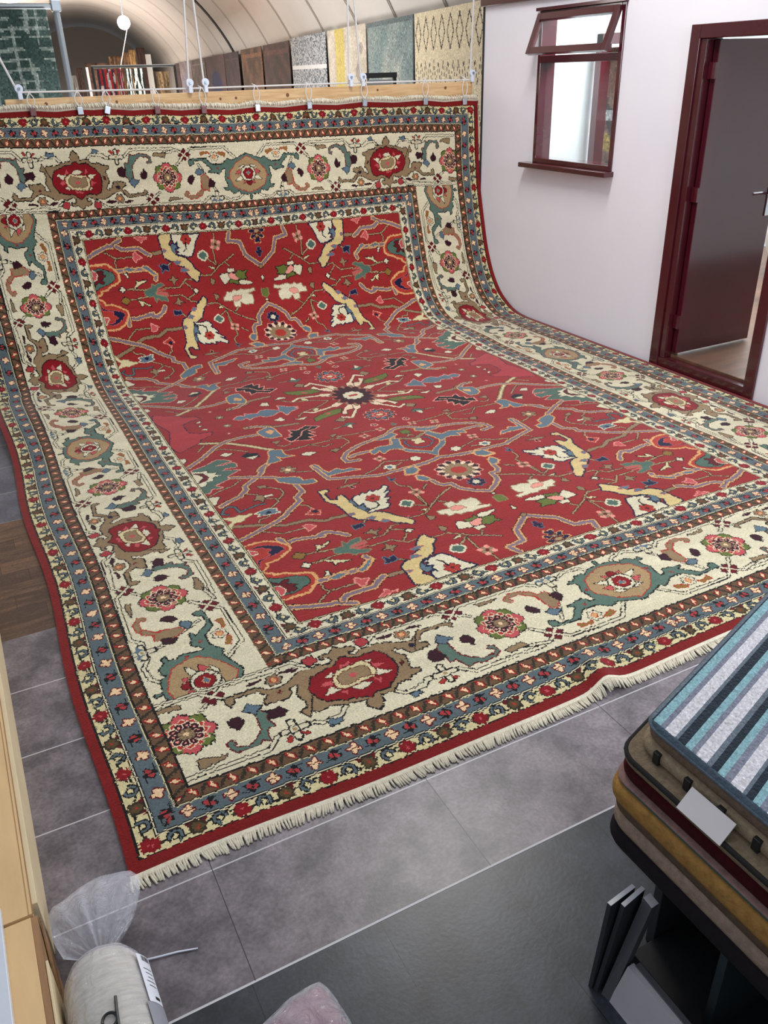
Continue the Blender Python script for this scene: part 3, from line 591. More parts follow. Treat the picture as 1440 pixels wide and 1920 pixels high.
    def bluestripe(d0):
        e = d-d0; x = (s-.203-np.where(side, .054, 0))/Pb*2; it = np.round(x); ds = (x-it)*Pb/2; it = it.astype(int) % 2; r = np.hypot(ds, e); th = np.arctan2(e, ds)
        zn = np.abs(e) < .028
        st = zn & (it == 1) & (np.abs(e-np.sign(ds)*.017) < .0025) & (np.abs(ds) > .006) & (np.abs(ds) < .038); out[st] = CODE['k']
        q4 = np.abs(np.cos(2*th+.6)); 
        out[(it == 0) & (r < .027*(.60+.40*q4))] = CODE['m']; out[(it == 0) & (r < .0215*(.45+.55*q4)) & (np.abs(e) > .0018)] = CODE['C']
        q2 = np.abs(np.cos(th+.5))
        out[(it == 1) & (r < .025*(.6+.4*q4))] = CODE['k']; out[(it == 1) & (r < .018*(.35+.65*q2)) & (np.abs(ds) > .0025)] = CODE['P']
    def lozenge(d0):
        e = d-d0; x = (s-.045)/Pl; ds = (x-np.round(x))*Pl
        z = np.abs(e) < .021
        out[z & (np.abs(ds+.45*e)+.45*np.abs(e) < .0155)] = CODE['m']; out[z & (np.abs(ds+.45*e)+.45*np.abs(e) < .0115)] = CODE['q']; out[z & (np.abs(ds+.3*e)+np.abs(e)*.62 < .0090)] = CODE['C']
        ds2 = (x+.5-np.round(x+.5))*Pl; out[z & (np.abs(ds2-.6*e+.002*np.sin(e*900)) < .0065)] = CODE['K']
    band(0, .040, 'e'); band(.040, .046, 'k'); band(.046, .102, 'y'); flowers(.074, 1)
    band(.100, .104, 'k'); band(.104, .108, 'c'); band(.108, .112, 'k'); band(.112, .176, 'B'); bluestripe(.146); band(.176, .180, 'y'); band(.180, .185, 'k')
    band(.185, .232, 'G'); lozenge(.209); band(.232, .239, 'k')
    band(.648, .652, 'k'); band(.652, .694, 'G'); lozenge(.673); band(.694, .699, 'k'); band(.699, .703, 'y'); band(.703, .764, 'B'); bluestripe(.735)
    band(.764, .768, 'k'); band(.768, .772, 'c'); band(.772, .776, 'k'); band(.776, .841, 'c'); flowers(.809, -1); band(.841, .845, 'k'); band(.845, .849, 'y'); band(.849, .853, 'k')
    inner = (d > .648) & (d < .853)
    # the outer stripes run to the edge; the inner ones frame the field
    A[d < .240] = out[d < .240]
    A[inner & (U > .64) & (V > .64)] = out[inner & (U > .64) & (V > .64)]
    full = np.concatenate([A, A[:, ::-1]], 1); full = np.concatenate([full, full[::-1]], 0)
    # hand-knotted edges: short runs of knots sit one knot off the drawn line
    def steps(n, m, a, b): return np.kron(rng.choice([-1, 0, 1], (n//a+1, m//b+1), p=[.16, .68, .16]), np.ones((a, b), int))[:n, :m]
    di, dj = steps(NV, NU, 2, 5), steps(NV, NU, 5, 2); di[::2] = 0
    J, I = np.mgrid[0:NV, 0:NU]
    return full[np.clip(J+dj, 0, NV-1), np.clip(I+di, 0, NU-1)]
PROF = """2800,0 2880,3 2960,7 3040,12 3119,19 3199,26 3279,33 3358,40 3438,47 3518,54 3598,59 3678,61 3758,62 3838,61 3918,63 3997,68 4077,79 4154,98 4229,126 4287,180 4320,253 4346,328 4388,395 4453,442 4525,477 4586,528 4635,592 4671,663 4697,738 4719,816 4736,894 4748,973 4758,1052 4767,1132 4777,1211 4786,1290 4795,1370 4806,1449 4823,1527 4845,1604 4873,1679 4906,1752
2800,0 2880,2 2960,5 3040,7 3120,9 3200,10 3280,11 3360,11 3440,9 3520,6 3600,3 3680,1 3760,0 3840,0 3920,5 3999,15 4077,31 4155,51 4230,78 4296,123 4349,183 4394,248 4439,314 4488,377 4540,439 4587,503 4630,571 4668,641 4702,714 4731,788 4756,864 4776,942 4792,1020 4806,1099 4817,1178 4827,1257 4834,1337 4840,1417 4851,1496 4864,1575 4881,1653 4901,1731
2800,0 2880,0 2960,0 3040,2 3120,5 3200,9 3280,14 3359,19 3439,25 3519,32 3599,38 3679,44 3758,49 3838,55 3918,60 3998,66 4078,72 4157,79 4237,87 4315,103 4386,139 4451,186 4511,238 4566,296 4609,364 4634,440 4649,518 4661,597 4669,677 4678,756 4688,836 4700,915 4712,994 4723,1073 4734,1152 4744,1232 4754,1311 4765,1390 4782,1469 4803,1546 4830,1621 4861,1695
2800,0 2880,1 2960,1 3040,0 3120,0 3200,0 3280,0 3360,0 3440,0 3520,4 3600,9 3679,14 3759,18 3839,22 3919,26 3999,30 4079,33 4159,40 4237,55 4312,82 4381,123 4441,176 4492,237 4536,304 4573,375 4604,449 4631,524 4657,600 4682,676 4707,752 4731,828 4754,905 4775,982 4793,1060 4808,1138 4819,1218 4826,1297 4831,1377 4837,1457 4843,1537 4849,1617 4855,1696
2800,0 2880,0 2960,0 3040,0 3120,0 3200,0 3280,0 3360,0 3440,0 3520,0 3600,0 3680,0 3760,0 3840,0 3920,0 4000,0 4080,5 4159,15 4236,37 4308,72 4378,110 4441,159 4495,218 4544,282 4583,351 4619,422 4651,496 4678,571 4701,648 4724,724 4747,801 4769,878 4790,955 4808,1033 4822,1112 4834,1191 4842,1271 4848,1350 4854,1430 4861,1510 4868,1590 4875,1669"""
def carpet_surface():
    st = []
    for ln in PROF.strip().split('\n'):
        st.append(np.array([[float(x)/1000 for x in q.split(',')] for q in ln.split()]))
    s = 2.8+.08*np.arange(len(st[0])); v = np.arange(NV+1)*G; u = np.arange(NU+1)*G
    Y = np.array([np.where(v < 2.8, v, np.interp(v, s, t[:, 0])) for t in st]); Z = np.array([np.where(v < 2.8, 0, np.interp(v, s, t[:, 1])) for t in st])
    k = np.hanning(21); k /= k.sum()
    def sm(a):
        p = np.pad(a, ((0, 0), (10, 10)), 'reflect', reflect_type='odd'); return np.array([np.convolve(r, k, 'valid') for r in p])
    Y, Z = sm(Y), sm(Z)
    ku = np.array([.2, .9, 2.1155, 3.331, 4.181]); uc = np.clip(u, .2, 4.181)
    i = np.clip(np.searchsorted(ku, uc, 'right')-1, 0, 3); t = (uc-ku[i])/(ku[i+1]-ku[i]); t = t*t*(3-2*t)
    Yg = Y[i]*(1-t)[:, None]+Y[i+1]*t[:, None]; Zg = Z[i]*(1-t)[:, None]+Z[i+1]*t[:, None]
    P = np.zeros((NV+1, NU+1, 3)); P[..., 0] = u[None, :]; P[..., 1] = Yg.T; P[..., 2] = Zg.T
    U, V = np.meshgrid(u, v)
    P[..., 2] += .012                                    # thickness of the pile
    # a wrinkle at the near end and soft unevenness of the lying part
    near = np.exp(-(V/.16)**2)
    P[..., 2] += near*.030*np.exp(-((U-1.64-V*.3)/.055)**2)
    P[..., 1] += near*(.010*np.sin(U*3.1+.6)-.012*np.exp(-((U-.7)/.3)**2)+.012*np.exp(-((U-1.65)/.08)**2))
    P[..., 0] += np.exp(-(U/.3)**2)*.012*np.sin(V*4.2+1)*(V < 4)
    P[..., 2] += .004*(1+np.sin(U*7+V*3)*np.sin(V*5-U*2))*np.clip(V/.3, 0, 1)*np.clip((4.2-V)/.5, 0, 1)*np.clip((W-U)/.2, 0, 1)*np.clip(U/.2, 0, 1)
    # the clips pull the top edge into shallow scallops
    top = np.exp(-((L-V)/.10)**2); cx = np.array([.70, 1.0, 1.19, 1.53, 1.86, 2.27, 2.69, 3.155, 3.72, 4.09])
    dist = np.min(np.abs(U[0][None, :]-cx[:, None]), 0)
    P[..., 2] -= top*np.clip(dist, 0, .25)[None, :]*.06
    P[..., 1] += .012*np.sin(U*5.5)*np.clip((V-4.8)/.8, 0, 1)*.6
    P[..., 0] = np.minimum(P[..., 0], 4.236)
    return P
def build_carpet():
    root = empty('patterned_carpet', (W/2, 0, 0))
    tag(root, 'huge red carpet with cream floral border, lying on the floor and hung from the beam', 'carpet')
    idx = weave(); P = carpet_surface()
    pal = np.array([srgb(*PAL[k])[:3] for k in LET], np.float32); cols = pal[idx]
    cols = cols*(1+rng.normal(0, .06, idx.shape)[..., None]).clip(.7, 1.4)
    km = knot_mat('carpet_pile')
    # side skirts one knot wide so that the pile has a visible thickness
    Pb = P.copy(); Pb[0, :, 2] = np.maximum(P[0, :, 2]-.011, .001); 
    o = grid_mesh('pile', P, cols.astype(np.float32), km, root)
    edge = mat('carpet_selvedge', (118, 20, 22), .95, noise=.15, nscale=90, bump=.4)
    bm = bmesh.new()
    for col, sx in ((0, -1), (NU, 1)):
        pts = P[::12, col]; up = [bm.verts.new(p) for p in pts]
        dn = []
        for k, p in enumerate(pts):
            a = pts[min(k+1, len(pts)-1)]-pts[max(k-1, 0)]; n = np.array([0, -a[2], a[1]]); n /= np.linalg.norm(n)+1e-9
            dn.append(bm.verts.new(p-n*.011))
        for k in range(len(up)-1): bm.faces.new([up[k], up[k+1], dn[k+1], dn[k]])
    pts = P[0, ::12]; up = [bm.verts.new(p) for p in pts]; dn = [bm.verts.new((p[0], p[1], p[2]-.011)) for p in pts]
    for k in range(len(up)-1): bm.faces.new([up[k], up[k+1], dn[k+1], dn[k]])
    obj('selvedge', bm, edge, root)
    # fringes
    wool = mat('fringe_wool', (218, 208, 186), .95, noise=.18, nscale=120, bump=.5, bscale=300)
    bm = bmesh.new(); x = .004
    e0 = P[0]
    def edge_at(arr, x): return np.array([np.interp(x, arr[:, 0], arr[:, i]) for i in range(3)])
    # flat woven end
    pr = []
    for k in range(0, NU+1, 6):
        p = e0[k]; pr.append((bm.verts.new((p[0], p[1]+.004, p[2]-.001)), bm.verts.new((p[0], p[1]-.009, p[2]+.001)), bm.verts.new((p[0], p[1]-.019, p[2]-.006))))
    for a, b in zip(pr[:-1], pr[1:]):
        bm.faces.new([a[0], b[0], b[1], a[1]]); bm.faces.new([a[1], b[1], b[2], a[2]])
    while x < W-.004:
        p = edge_at(e0, x); ln = random.uniform(.026, .036); dx = random.uniform(-.005, .005)+.007*math.sin(x*9)+.004*math.sin(x*31); zz = p[2]
        q = [Vector((p[0], p[1]-.015, zz-.001)), Vector((p[0]+dx*.4, p[1]-.015-ln*.45, max(zz-.006, .006))), Vector((p[0]+dx, p[1]-.015-ln, max(zz-.024, .003)))]
        tube(bm, q, [.0034, .0040, .0030], 5); x += random.choice([.0056, .006, .006, .0064, .0064, .0105])
    f = obj('fringe', bm, wool, root, smooth=True); f['kind'] = 'stuff'
    bm = bmesh.new(); e1 = P[NV]; x = .004
    pr = []
    for k in range(0, NU+1, 6):
        p = e1[k]; h = .040+.006*math.sin(p[0]*23)+random.uniform(-.003, .003)
        pr.append((bm.verts.new((p[0], p[1]-.002, p[2]-.004)), bm.verts.new((p[0], p[1]-.012, p[2]+h*.4)), bm.verts.new((p[0], p[1]-.006, p[2]+h*.9)), bm.verts.new((p[0], p[1]+.012, p[2]+h*.8))))
    for a, b in zip(pr[:-1], pr[1:]):
        for j in range(3): bm.faces.new([a[j], b[j], b[j+1], a[j+1]])
    while x < W-.004:
        p = edge_at(e1, x); h = random.uniform(.030, .044); dx = random.uniform(-.012, .012)
        q = [Vector((p[0], p[1]-.010, p[2]+.010)), Vector((p[0]+dx*.5, p[1]-.018, p[2]+h*.6)), Vector((p[0]+dx, p[1]-.008, p[2]+h)), Vector((p[0]+dx*1.4, p[1]+.008, p[2]+h-.004))]
        tube(bm, q, .003, 5); x += .013
    f = obj('fringe', bm, wool, root, smooth=True); f['kind'] = 'stuff'; f['label'] = 'turned up pale fringe along the hung end'
    return P
P = build_carpet()
# ------------------------------------------------------------------ small patterned rugs: one flat colour per knot as well
def pixrug(name, label, o, ex, ey, nx, ny, fn, cat='rug', group=None, thick=.008, wav=.0, m=None, parent=None, border=None):
    """o: top corner; ex: vector along the top; ey: vector down the drop"""
    o, ex, ey = Vector(o), Vector(ex), Vector(ey); nrm = ex.cross(ey).normalized()
    a = np.linspace(0, 1, nx+1); b = np.linspace(0, 1, ny+1); A_, B_ = np.meshgrid(a, b)
    Pp = np.array(o)[None, None]+A_[..., None]*np.array(ex)+B_[..., None]*np.array(ey)
    Pp = Pp+(wav*np.sin(A_*9+B_*2)*(.3+B_))[..., None]*np.array(nrm)
    ac, bc = np.meshgrid((a[:-1]+a[1:])/2, (b[:-1]+b[1:])/2); c = fn(ac, bc, ex.length, ey.length)
    lin = np.where(c/255 <= .04045, c/255/12.92, ((c/255+.055)/1.055)**2.4)
    ob = grid_mesh(name, Pp, lin, m or KM, parent)
    if label: tag(ob, label, cat, group)
    mod = ob.modifiers.new('thickness', 'SOLIDIFY'); mod.thickness = thick; mod.offset = 0
    return ob
KM = knot_mat('rug_pile', abrash=.06)
def C3(c, shape): return np.broadcast_to(np.array(c, float), shape+(3,)).copy()
def mix(a, b, t): return a*(1-t[..., None])+np.array(b, float)*t[..., None]
def speck(c, amt): return (c*(1+rng.normal(0, amt, c.shape[:2])[..., None])).clip(3, 250)
def blot(a, b, n=24, seed=1):
    g = np.random.default_rng(seed); o = np.zeros_like(a)
    for _ in range(n): o += g.normal()*np.cos(a*g.uniform(2, 26)+b*g.uniform(-26, 26)+g.uniform(0, 6))
    return np.clip(.5+o/math.sqrt(n)*.45, 0, 1)
def f_plain(col, amt=.08): return lambda a, b, w, h: speck(C3(col, a.shape), amt)
def f_tribal(a, b, w, h):
    c = C3((206, 194, 166), a.shape); x = a*w; y = b*h
    def dark(mk):
        nonlocal c; c[mk] = (58, 50, 44)
    t = (x/.255) % 1-.5
    dark(np.abs(np.abs(t)/.36+np.abs(y-.22)/.16-1) < .13)
    zz = np.abs((x/.145) % 1-.5)*2
    dark(np.abs(y-(.50+.22*zz)) < .018); zz = np.abs((x/.20) % 1-.5)*2; dark(np.abs(y-(.83+.26*zz)) < .018)
    dark((np.abs(np.abs(t)/.36+np.abs(y-1.32)/.14-1) < .13))
    return speck(c, .05)
def f_vintage(a, b, w, h):
    n = blot(a, b, 30, 3); c = mix(C3((104, 122, 124), a.shape), (150, 156, 150), n*.5)
    md = np.clip(1-np.hypot((a-.52)/.30, (b-.62)/.42), 0, 1); c = mix(c, (172, 170, 158), np.clip(md*2.2, 0, 1)*blot(a, b, 30, 7))
    ed = np.minimum(np.minimum(a*w, (1-a)*w), b*h); return speck(mix(c, (78, 90, 94), (ed < .05)*.8), .12)
def f_yellow(a, b, w, h):
    c = mix(C3((170, 162, 148), a.shape), (196, 188, 176), blot(a, b, 20, 5)); c[(a > .22) & (a < .46) & (b < .95)] = (186, 170, 96)
    c = mix(c, (120, 112, 108), ((a > .72) & (blot(a, b, 20, 9) > .72))*.6); return speck(c, .05)
def f_speckle(a, b, w, h):
    n = rng.random(a.shape); c = mix(C3((172, 176, 180), a.shape), (78, 86, 100), (n > .55)*.9); c[(np.abs(b-.33) < .02)] = (210, 212, 214); return c
def f_brown(col, seed):
    def f(a, b, w, h):
        c = mix(C3(col, a.shape), tuple(x*.55 for x in col), blot(a, b, 30, seed)); ed = np.minimum(np.minimum(a*w, (1-a)*w), b*h)
        return speck(mix(c, tuple(x*1.25 for x in col), (np.abs(ed-.16) < .03)*.7), .12)
    return f
def f_prayer(col, arch):
    def f(a, b, w, h):
        c = mix(C3(col, a.shape), tuple(x*.7 for x in col), blot(a, b, 20, 11)); wd = .05+.20*np.clip((b-.28)/.15, 0, 1)+.04*np.sin(b*40)
        c[(np.abs(a-.5) < wd) & (b > .24)] = arch; return speck(c, .08)
    return f
def f_plaid(a, b, w, h):
    c = mix(C3((40, 58, 56), a.shape), (64, 82, 80), blot(a, b, 30, 2)); n = blot(a, b, 34, 8)
    for p, q in ((.03, .008), (.12, .010), (.22, .012), (.36, .012), (.48, .008), (.56, .007), (.63, .009), (.70, .014), (.80, .010), (.88, .014), (.94, .008)): c = mix(c, (136, 146, 142), ((np.abs(a+.02*np.sin(b*7)-p) < q) & (n > .3))*.75)
    for p, q in ((.05, .006), (.10, .008), (.14, .006), (.20, .010), (.25, .006), (.30, .008), (.36, .008), (.41, .008), (.47, .008), (.54, .006), (.60, .008), (.68, .010), (.76, .008), (.82, .010), (.92, .012)): c = mix(c, (136, 146, 142), ((np.abs(b+.01*np.sin(a*9)-p) < q) & (n > .25))*.7)
    return speck(c, .12)
# hut wall line, receding to the left
D_ = Vector((.175, 1, 0)).normalized()
def wallpt(y, z=0, off=0): return Vector((5.17+.175*(y-6.25), y, z))+Vector((-1, .175, 0))*off
rows = [(5.95, 8.06, 2.47, 1.42, f_tribal, 110, 110, 'cream rug with black diamonds and zigzags hung beside the white wall corner', 'diamond'),
 (8.10, 10.0, 2.47, 1.45, f_vintage, 90, 80, 'faded grey green vintage rug hung beside the cream zigzag rug', ''),
 (10.06, 12.22, 2.48, 1.45, f_yellow, 60, 60, 'pale grey rug with a mustard yellow stripe hung on the back wall', ''),
 (12.35, 15.05, 2.48, 1.45, f_speckle, 80, 70, 'black and white speckled rug hung left of the mustard striped rug', ''),
 (15.2, 18.05, 2.46, 1.45, f_brown((74, 46, 40), 4), 50, 50, 'plain dark chocolate rug hung left of the speckled rug', ''),
 (18.2, 21.2, 2.46, 1.45, f_brown((104, 70, 46), 6), 50, 50, 'russet brown ornate rug with a tasselled top on the back wall', ''),
 (21.6, 24.25, 2.45, 1.45, f_brown((70, 46, 50), 8), 40, 40, 'dark plum rug with a narrow pale frame on the back wall', ''),
 (24.3, 28.85, 2.45, 1.45, f_prayer((92, 62, 66), (30, 32, 84)), 50, 50, 'mauve prayer rug with a deep blue arch on the back wall', ''),
 (28.95, 33.5, 2.44, 1.45, f_brown((112, 98, 96), 10), 40, 40, 'greyish mauve rug hung between the two arched rugs', ''),
 (33.6, 38.6, 2.44, 1.45, f_prayer((150, 140, 146), (120, 118, 140)), 40, 40, 'pale lilac prayer rug with a grey arch on the back wall', ''),
 (38.7, 41.3, 2.44, 1.45, f_brown((76, 50, 54), 12), 30, 30, 'narrow plum rug hung farthest along the back wall', '')]
for y0, y1, zt, h, fn, nx, ny, lab, _ in rows:
    a = wallpt(y1, zt, .06); b = wallpt(y0, zt, .06)
    pixrug('wall_rug', lab, a, b-a, (0, 0, -h), nx, ny, fn, group='rugs hung along the back wall', wav=.006)
# ------------------------------------------------------------------ the room shell
M_wall = mat('painted_wall', (248, 246, 255), .75, noise=.03, nscale=1.2, bump=.05, bscale=60)
M_maroon = mat('maroon_gloss', (72, 16, 26), .25, noise=.10, nscale=3, bump=.08, bscale=30, coat=.6)
M_maroon2 = mat('maroon_gloss_dark', (74, 14, 28), .16, noise=.1, nscale=3, coat=.7)
M_vault = mat('vault_sheet', (204, 201, 198), .6, noise=.06, nscale=.6)
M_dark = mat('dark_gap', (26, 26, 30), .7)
XW = 4.25
def slab(name, y0, y1, z0, z1): return struct(obj(name, B((XW, y0, z0), (XW+.12, y1, z1)), M_wall))
dY0, dY1, dZ = 1.66, 2.56, 2.09; wY0, wY1, wZ0, wZ1 = 3.155, 4.07, 1.23, 2.25
bm = bmesh.new()
for a in (((XW, -1.4, 0), (XW+.12, dY0, 2.33)), ((XW, dY0, dZ), (XW+.12, dY1, 2.33)), ((XW, dY1, 0), (XW+.12, wY0, 2.33)), ((XW, wY0, 0), (XW+.12, wY1, wZ0)), ((XW, wY0, wZ1), (XW+.12, wY1, 2.33)), ((XW, wY1, 0), (XW+.12, 4.81, 2.33))): box(bm, *a)
struct(obj('wall_right', bm, M_wall))
struct(obj('trim_1', B((XW-.03, -1.4, 2.325), (XW+.15, 4.84, 2.47), .004), M_maroon))
struct(obj('trim_2', B((XW-.004, 4.812, 0), (XW+.125, 4.835, 2.33)), M_dark))
# door frame, leaf and what lies behind
t = empty('door_1', (XW, 2.1, 0)); t['kind'] = 'structure'
bm = bmesh.new(); box(bm, (XW-.018, dY1-.075, 0), (XW+.13, dY1, dZ), .004); box(bm, (XW-.018, dY0, 0), (XW+.13, dY0+.075, dZ), .004); box(bm, (XW-.0175, dY0+.0755, dZ-.075), (XW+.129, dY1-.0755, dZ), .004)
box(bm, (XW-.004, 2.438, .07), (XW+.128, dY1-.0755, dZ-.0755), .003); obj('door_frame', bm, M_maroon, t)
leaf = obj('door_leaf', B((XW+.055, 2.39, .105), (XW+.755, 2.43, dZ-.08), .003), M_maroon2, t)
bm = B((XW+.69, 2.380, .96), (XW+.735, 2.3895, 1.14), .003); tube(bm, [(XW+.71, 2.385, 1.10), (XW+.71, 2.335, 1.10), (XW+.62, 2.335, 1.10)], .009)
obj('door_handle', bm, mat('chrome', (200, 204, 210), .15, metal=1), leaf)
for z in (.28, 1.1, 1.8): obj('hinge', B((XW+.035, 2.384, z), (XW+.060, 2.436, z+.09), .002), M_maroon2, t)
obj('threshold', B((XW-.01, dY0+.05, .0), (XW+.14, dY1-.05, .07), .004), M_maroon, t)
# inner room
M_in = mat('inner_wall', (232, 238, 240), .7)
woodlam = mat('brown_laminate', (120, 86, 66), .42, noise=.25, nscale=3, stretch=(1, 5, 1), col2=(86, 60, 46))
struct(obj('floor_2', B((XW+.06, .2, .0), (XW+4.2, 4.8, .088), .004), woodlam))
bm = bmesh.new(); box(bm, (XW+4.2, .2, 0), (XW+4.3, 4.8, 2.6)); box(bm, (XW+.12, 4.735, 0), (XW+4.3, 4.80, 2.46)); box(bm, (XW+.12, .1, 0), (XW+4.3, .2, 2.6)); struct(obj('wall_back_room', bm, M_in))
struct(obj('ceiling_2', B((XW+.05, .1, 2.48), (XW+4.3, 4.8, 2.56)), M_in))
# maroon partition posts seen through the window
t = empty('door_2', (5.25, 4.1, 0)); t['kind'] = 'structure'
bm = bmesh.new(); box(bm, (5.2, 4.48, .09), (5.3, 4.56, 2.12), .004); box(bm, (5.2, 3.5, 2.04), (5.3, 4.56, 2.12), .004); box(bm, (5.2, 3.5, .09), (5.3, 3.58, 2.12), .004); obj('door_frame', bm, M_maroon, t)
def f_tapestry(a, b, w, h):
    n = blot(a, b, 30, 21); m_ = blot(a, b, 30, 22); c = mix(C3((88, 50, 40), a.shape), (120, 110, 98), n); c = mix(c, (34, 34, 36), (m_ > .6)*.8); c = mix(c, (150, 126, 60), ((n > .62) & (m_ < .4))*.9); c[(np.abs(b-.45) < .03)] = (150, 150, 150); return speck(c, .15)
struct(obj('wall_partition', B((4.52, 4.275, .09), (4.56, 4.73, 2.47)), M_maroon2))
pixrug('wall_rug', 'multicoloured woven rug seen through the window behind the maroon post', (5.36, 4.70, 2.02), (0, -1.0, 0), (0, 0, -1.15), 60, 70, f_tapestry)
# window with open top light
t = empty('window_1', (XW, 3.6, 1.23)); t['kind'] = 'structure'
bm = bmesh.new(); fr = .035
for a in (((wY0, wZ0), (wY0+fr, wZ1)), ((wY1-fr, wZ0), (wY1, wZ1)), ((wY0+fr, wZ1-fr), (wY1-fr, wZ1)), ((wY0+fr, wZ0), (wY1-fr, wZ0+fr)), ((wY0+fr, 1.915), (wY1-fr, 1.965))):
    box(bm, (XW-.012, a[0][0], a[0][1]), (XW+.125, a[1][0], a[1][1]), .003)
box(bm, (XW-.035, wY0-.01, wZ1+.0005), (XW+.02, wY1+.02, wZ1+.022), .002)
obj('window_frame', bm, M_maroon2, t)
obj('window_sill', B((XW-.085, wY0-.02, wZ0-.035), (XW+.03, wY1+.09, wZ0), .005), M_maroon, t)
gm = bpy.data.materials.new('window_glass'); gm.use_nodes = True; g = gm.node_tree.nodes['Principled BSDF']; g.inputs['Base Color'].default_value = (.93, .98, 1, 1); g.inputs['Roughness'].default_value = .02; g.inputs['Alpha'].default_value = .05; g.inputs['Specular IOR Level'].default_value = .5
obj('glass_pane', B((XW+.05, wY0+fr, wZ0+fr), (XW+.054, wY1-fr, 1.915)), gm, t)
rot = Matrix.Rotation(math.radians(21), 3, 'Y'); piv = (XW-.02, 3.6, wZ1-.02)
bm = bmesh.new(); s0, s1 = 1.955, wZ1-.02
for a in (((wY0+.03, s0), (wY0+.075, s1)), ((wY1-.055, s0), (wY1-.010, s1)), ((wY0+.0755, s0), (wY1-.0555, s0+.045)), ((wY0+.0755, s1-.045), (wY1-.0555, s1))):
    box(bm, (XW-.04, a[0][0], a[0][1]), (XW-.005, a[1][0], a[1][1]), .002)
bmesh.ops.rotate(bm, verts=bm.verts, cent=piv, matrix=rot); sash = obj('sash', bm, M_maroon, t)
bm = B((XW-.025, wY0+.07, s0+.04), (XW-.021, wY1-.05, s1-.04)); bmesh.ops.rotate(bm, verts=bm.verts, cent=piv, matrix=rot); obj('glass_pane', bm, gm, sash)
# items beyond the door
bagm = mat('storage_bag', (228, 226, 220), .6, noise=.1, nscale=9); pat = mat('patterned_bag', (200, 214, 226), .4, noise=.9, nscale=26, col2=(12, 14, 20))
def lumpy(name, c, r, m, label, cat, seed):
    bm = bmesh.new(); bmesh.ops.create_icosphere(bm, subdivisions=4, radius=1); g = random.Random(seed)
    k = [(g.uniform(1, 4), g.uniform(1, 4), g.uniform(0, 6)) for _ in range(5)]
    for v in bm.verts:
        d = 1+sum(.05*math.sin(v.co.x*a*2+v.co.z*b*2+p) for a, b, p in k); v.co = Vector((v.co.x*r[0]*d, v.co.y*r[1]*d, max(v.co.z, -.82)*r[2]*d))
        v.co += Vector(c)
    zmin = min(v.co.z for v in bm.verts)
    for v in bm.verts: v.co.z += .09-zmin
    return tag(obj(name, bm, m, None, True), label, cat)
lumpy('storage_bag', (6.25, 3.02, .3), (.28, .18, .26), pat, 'black and white patterned bag on the floor beyond the open door', 'bag', 3)
lumpy('duvet_bag', (6.95, 3.55, .5), (.34, .3, .42), bagm, 'bulging white bag standing farther back beyond the door', 'bag', 5)
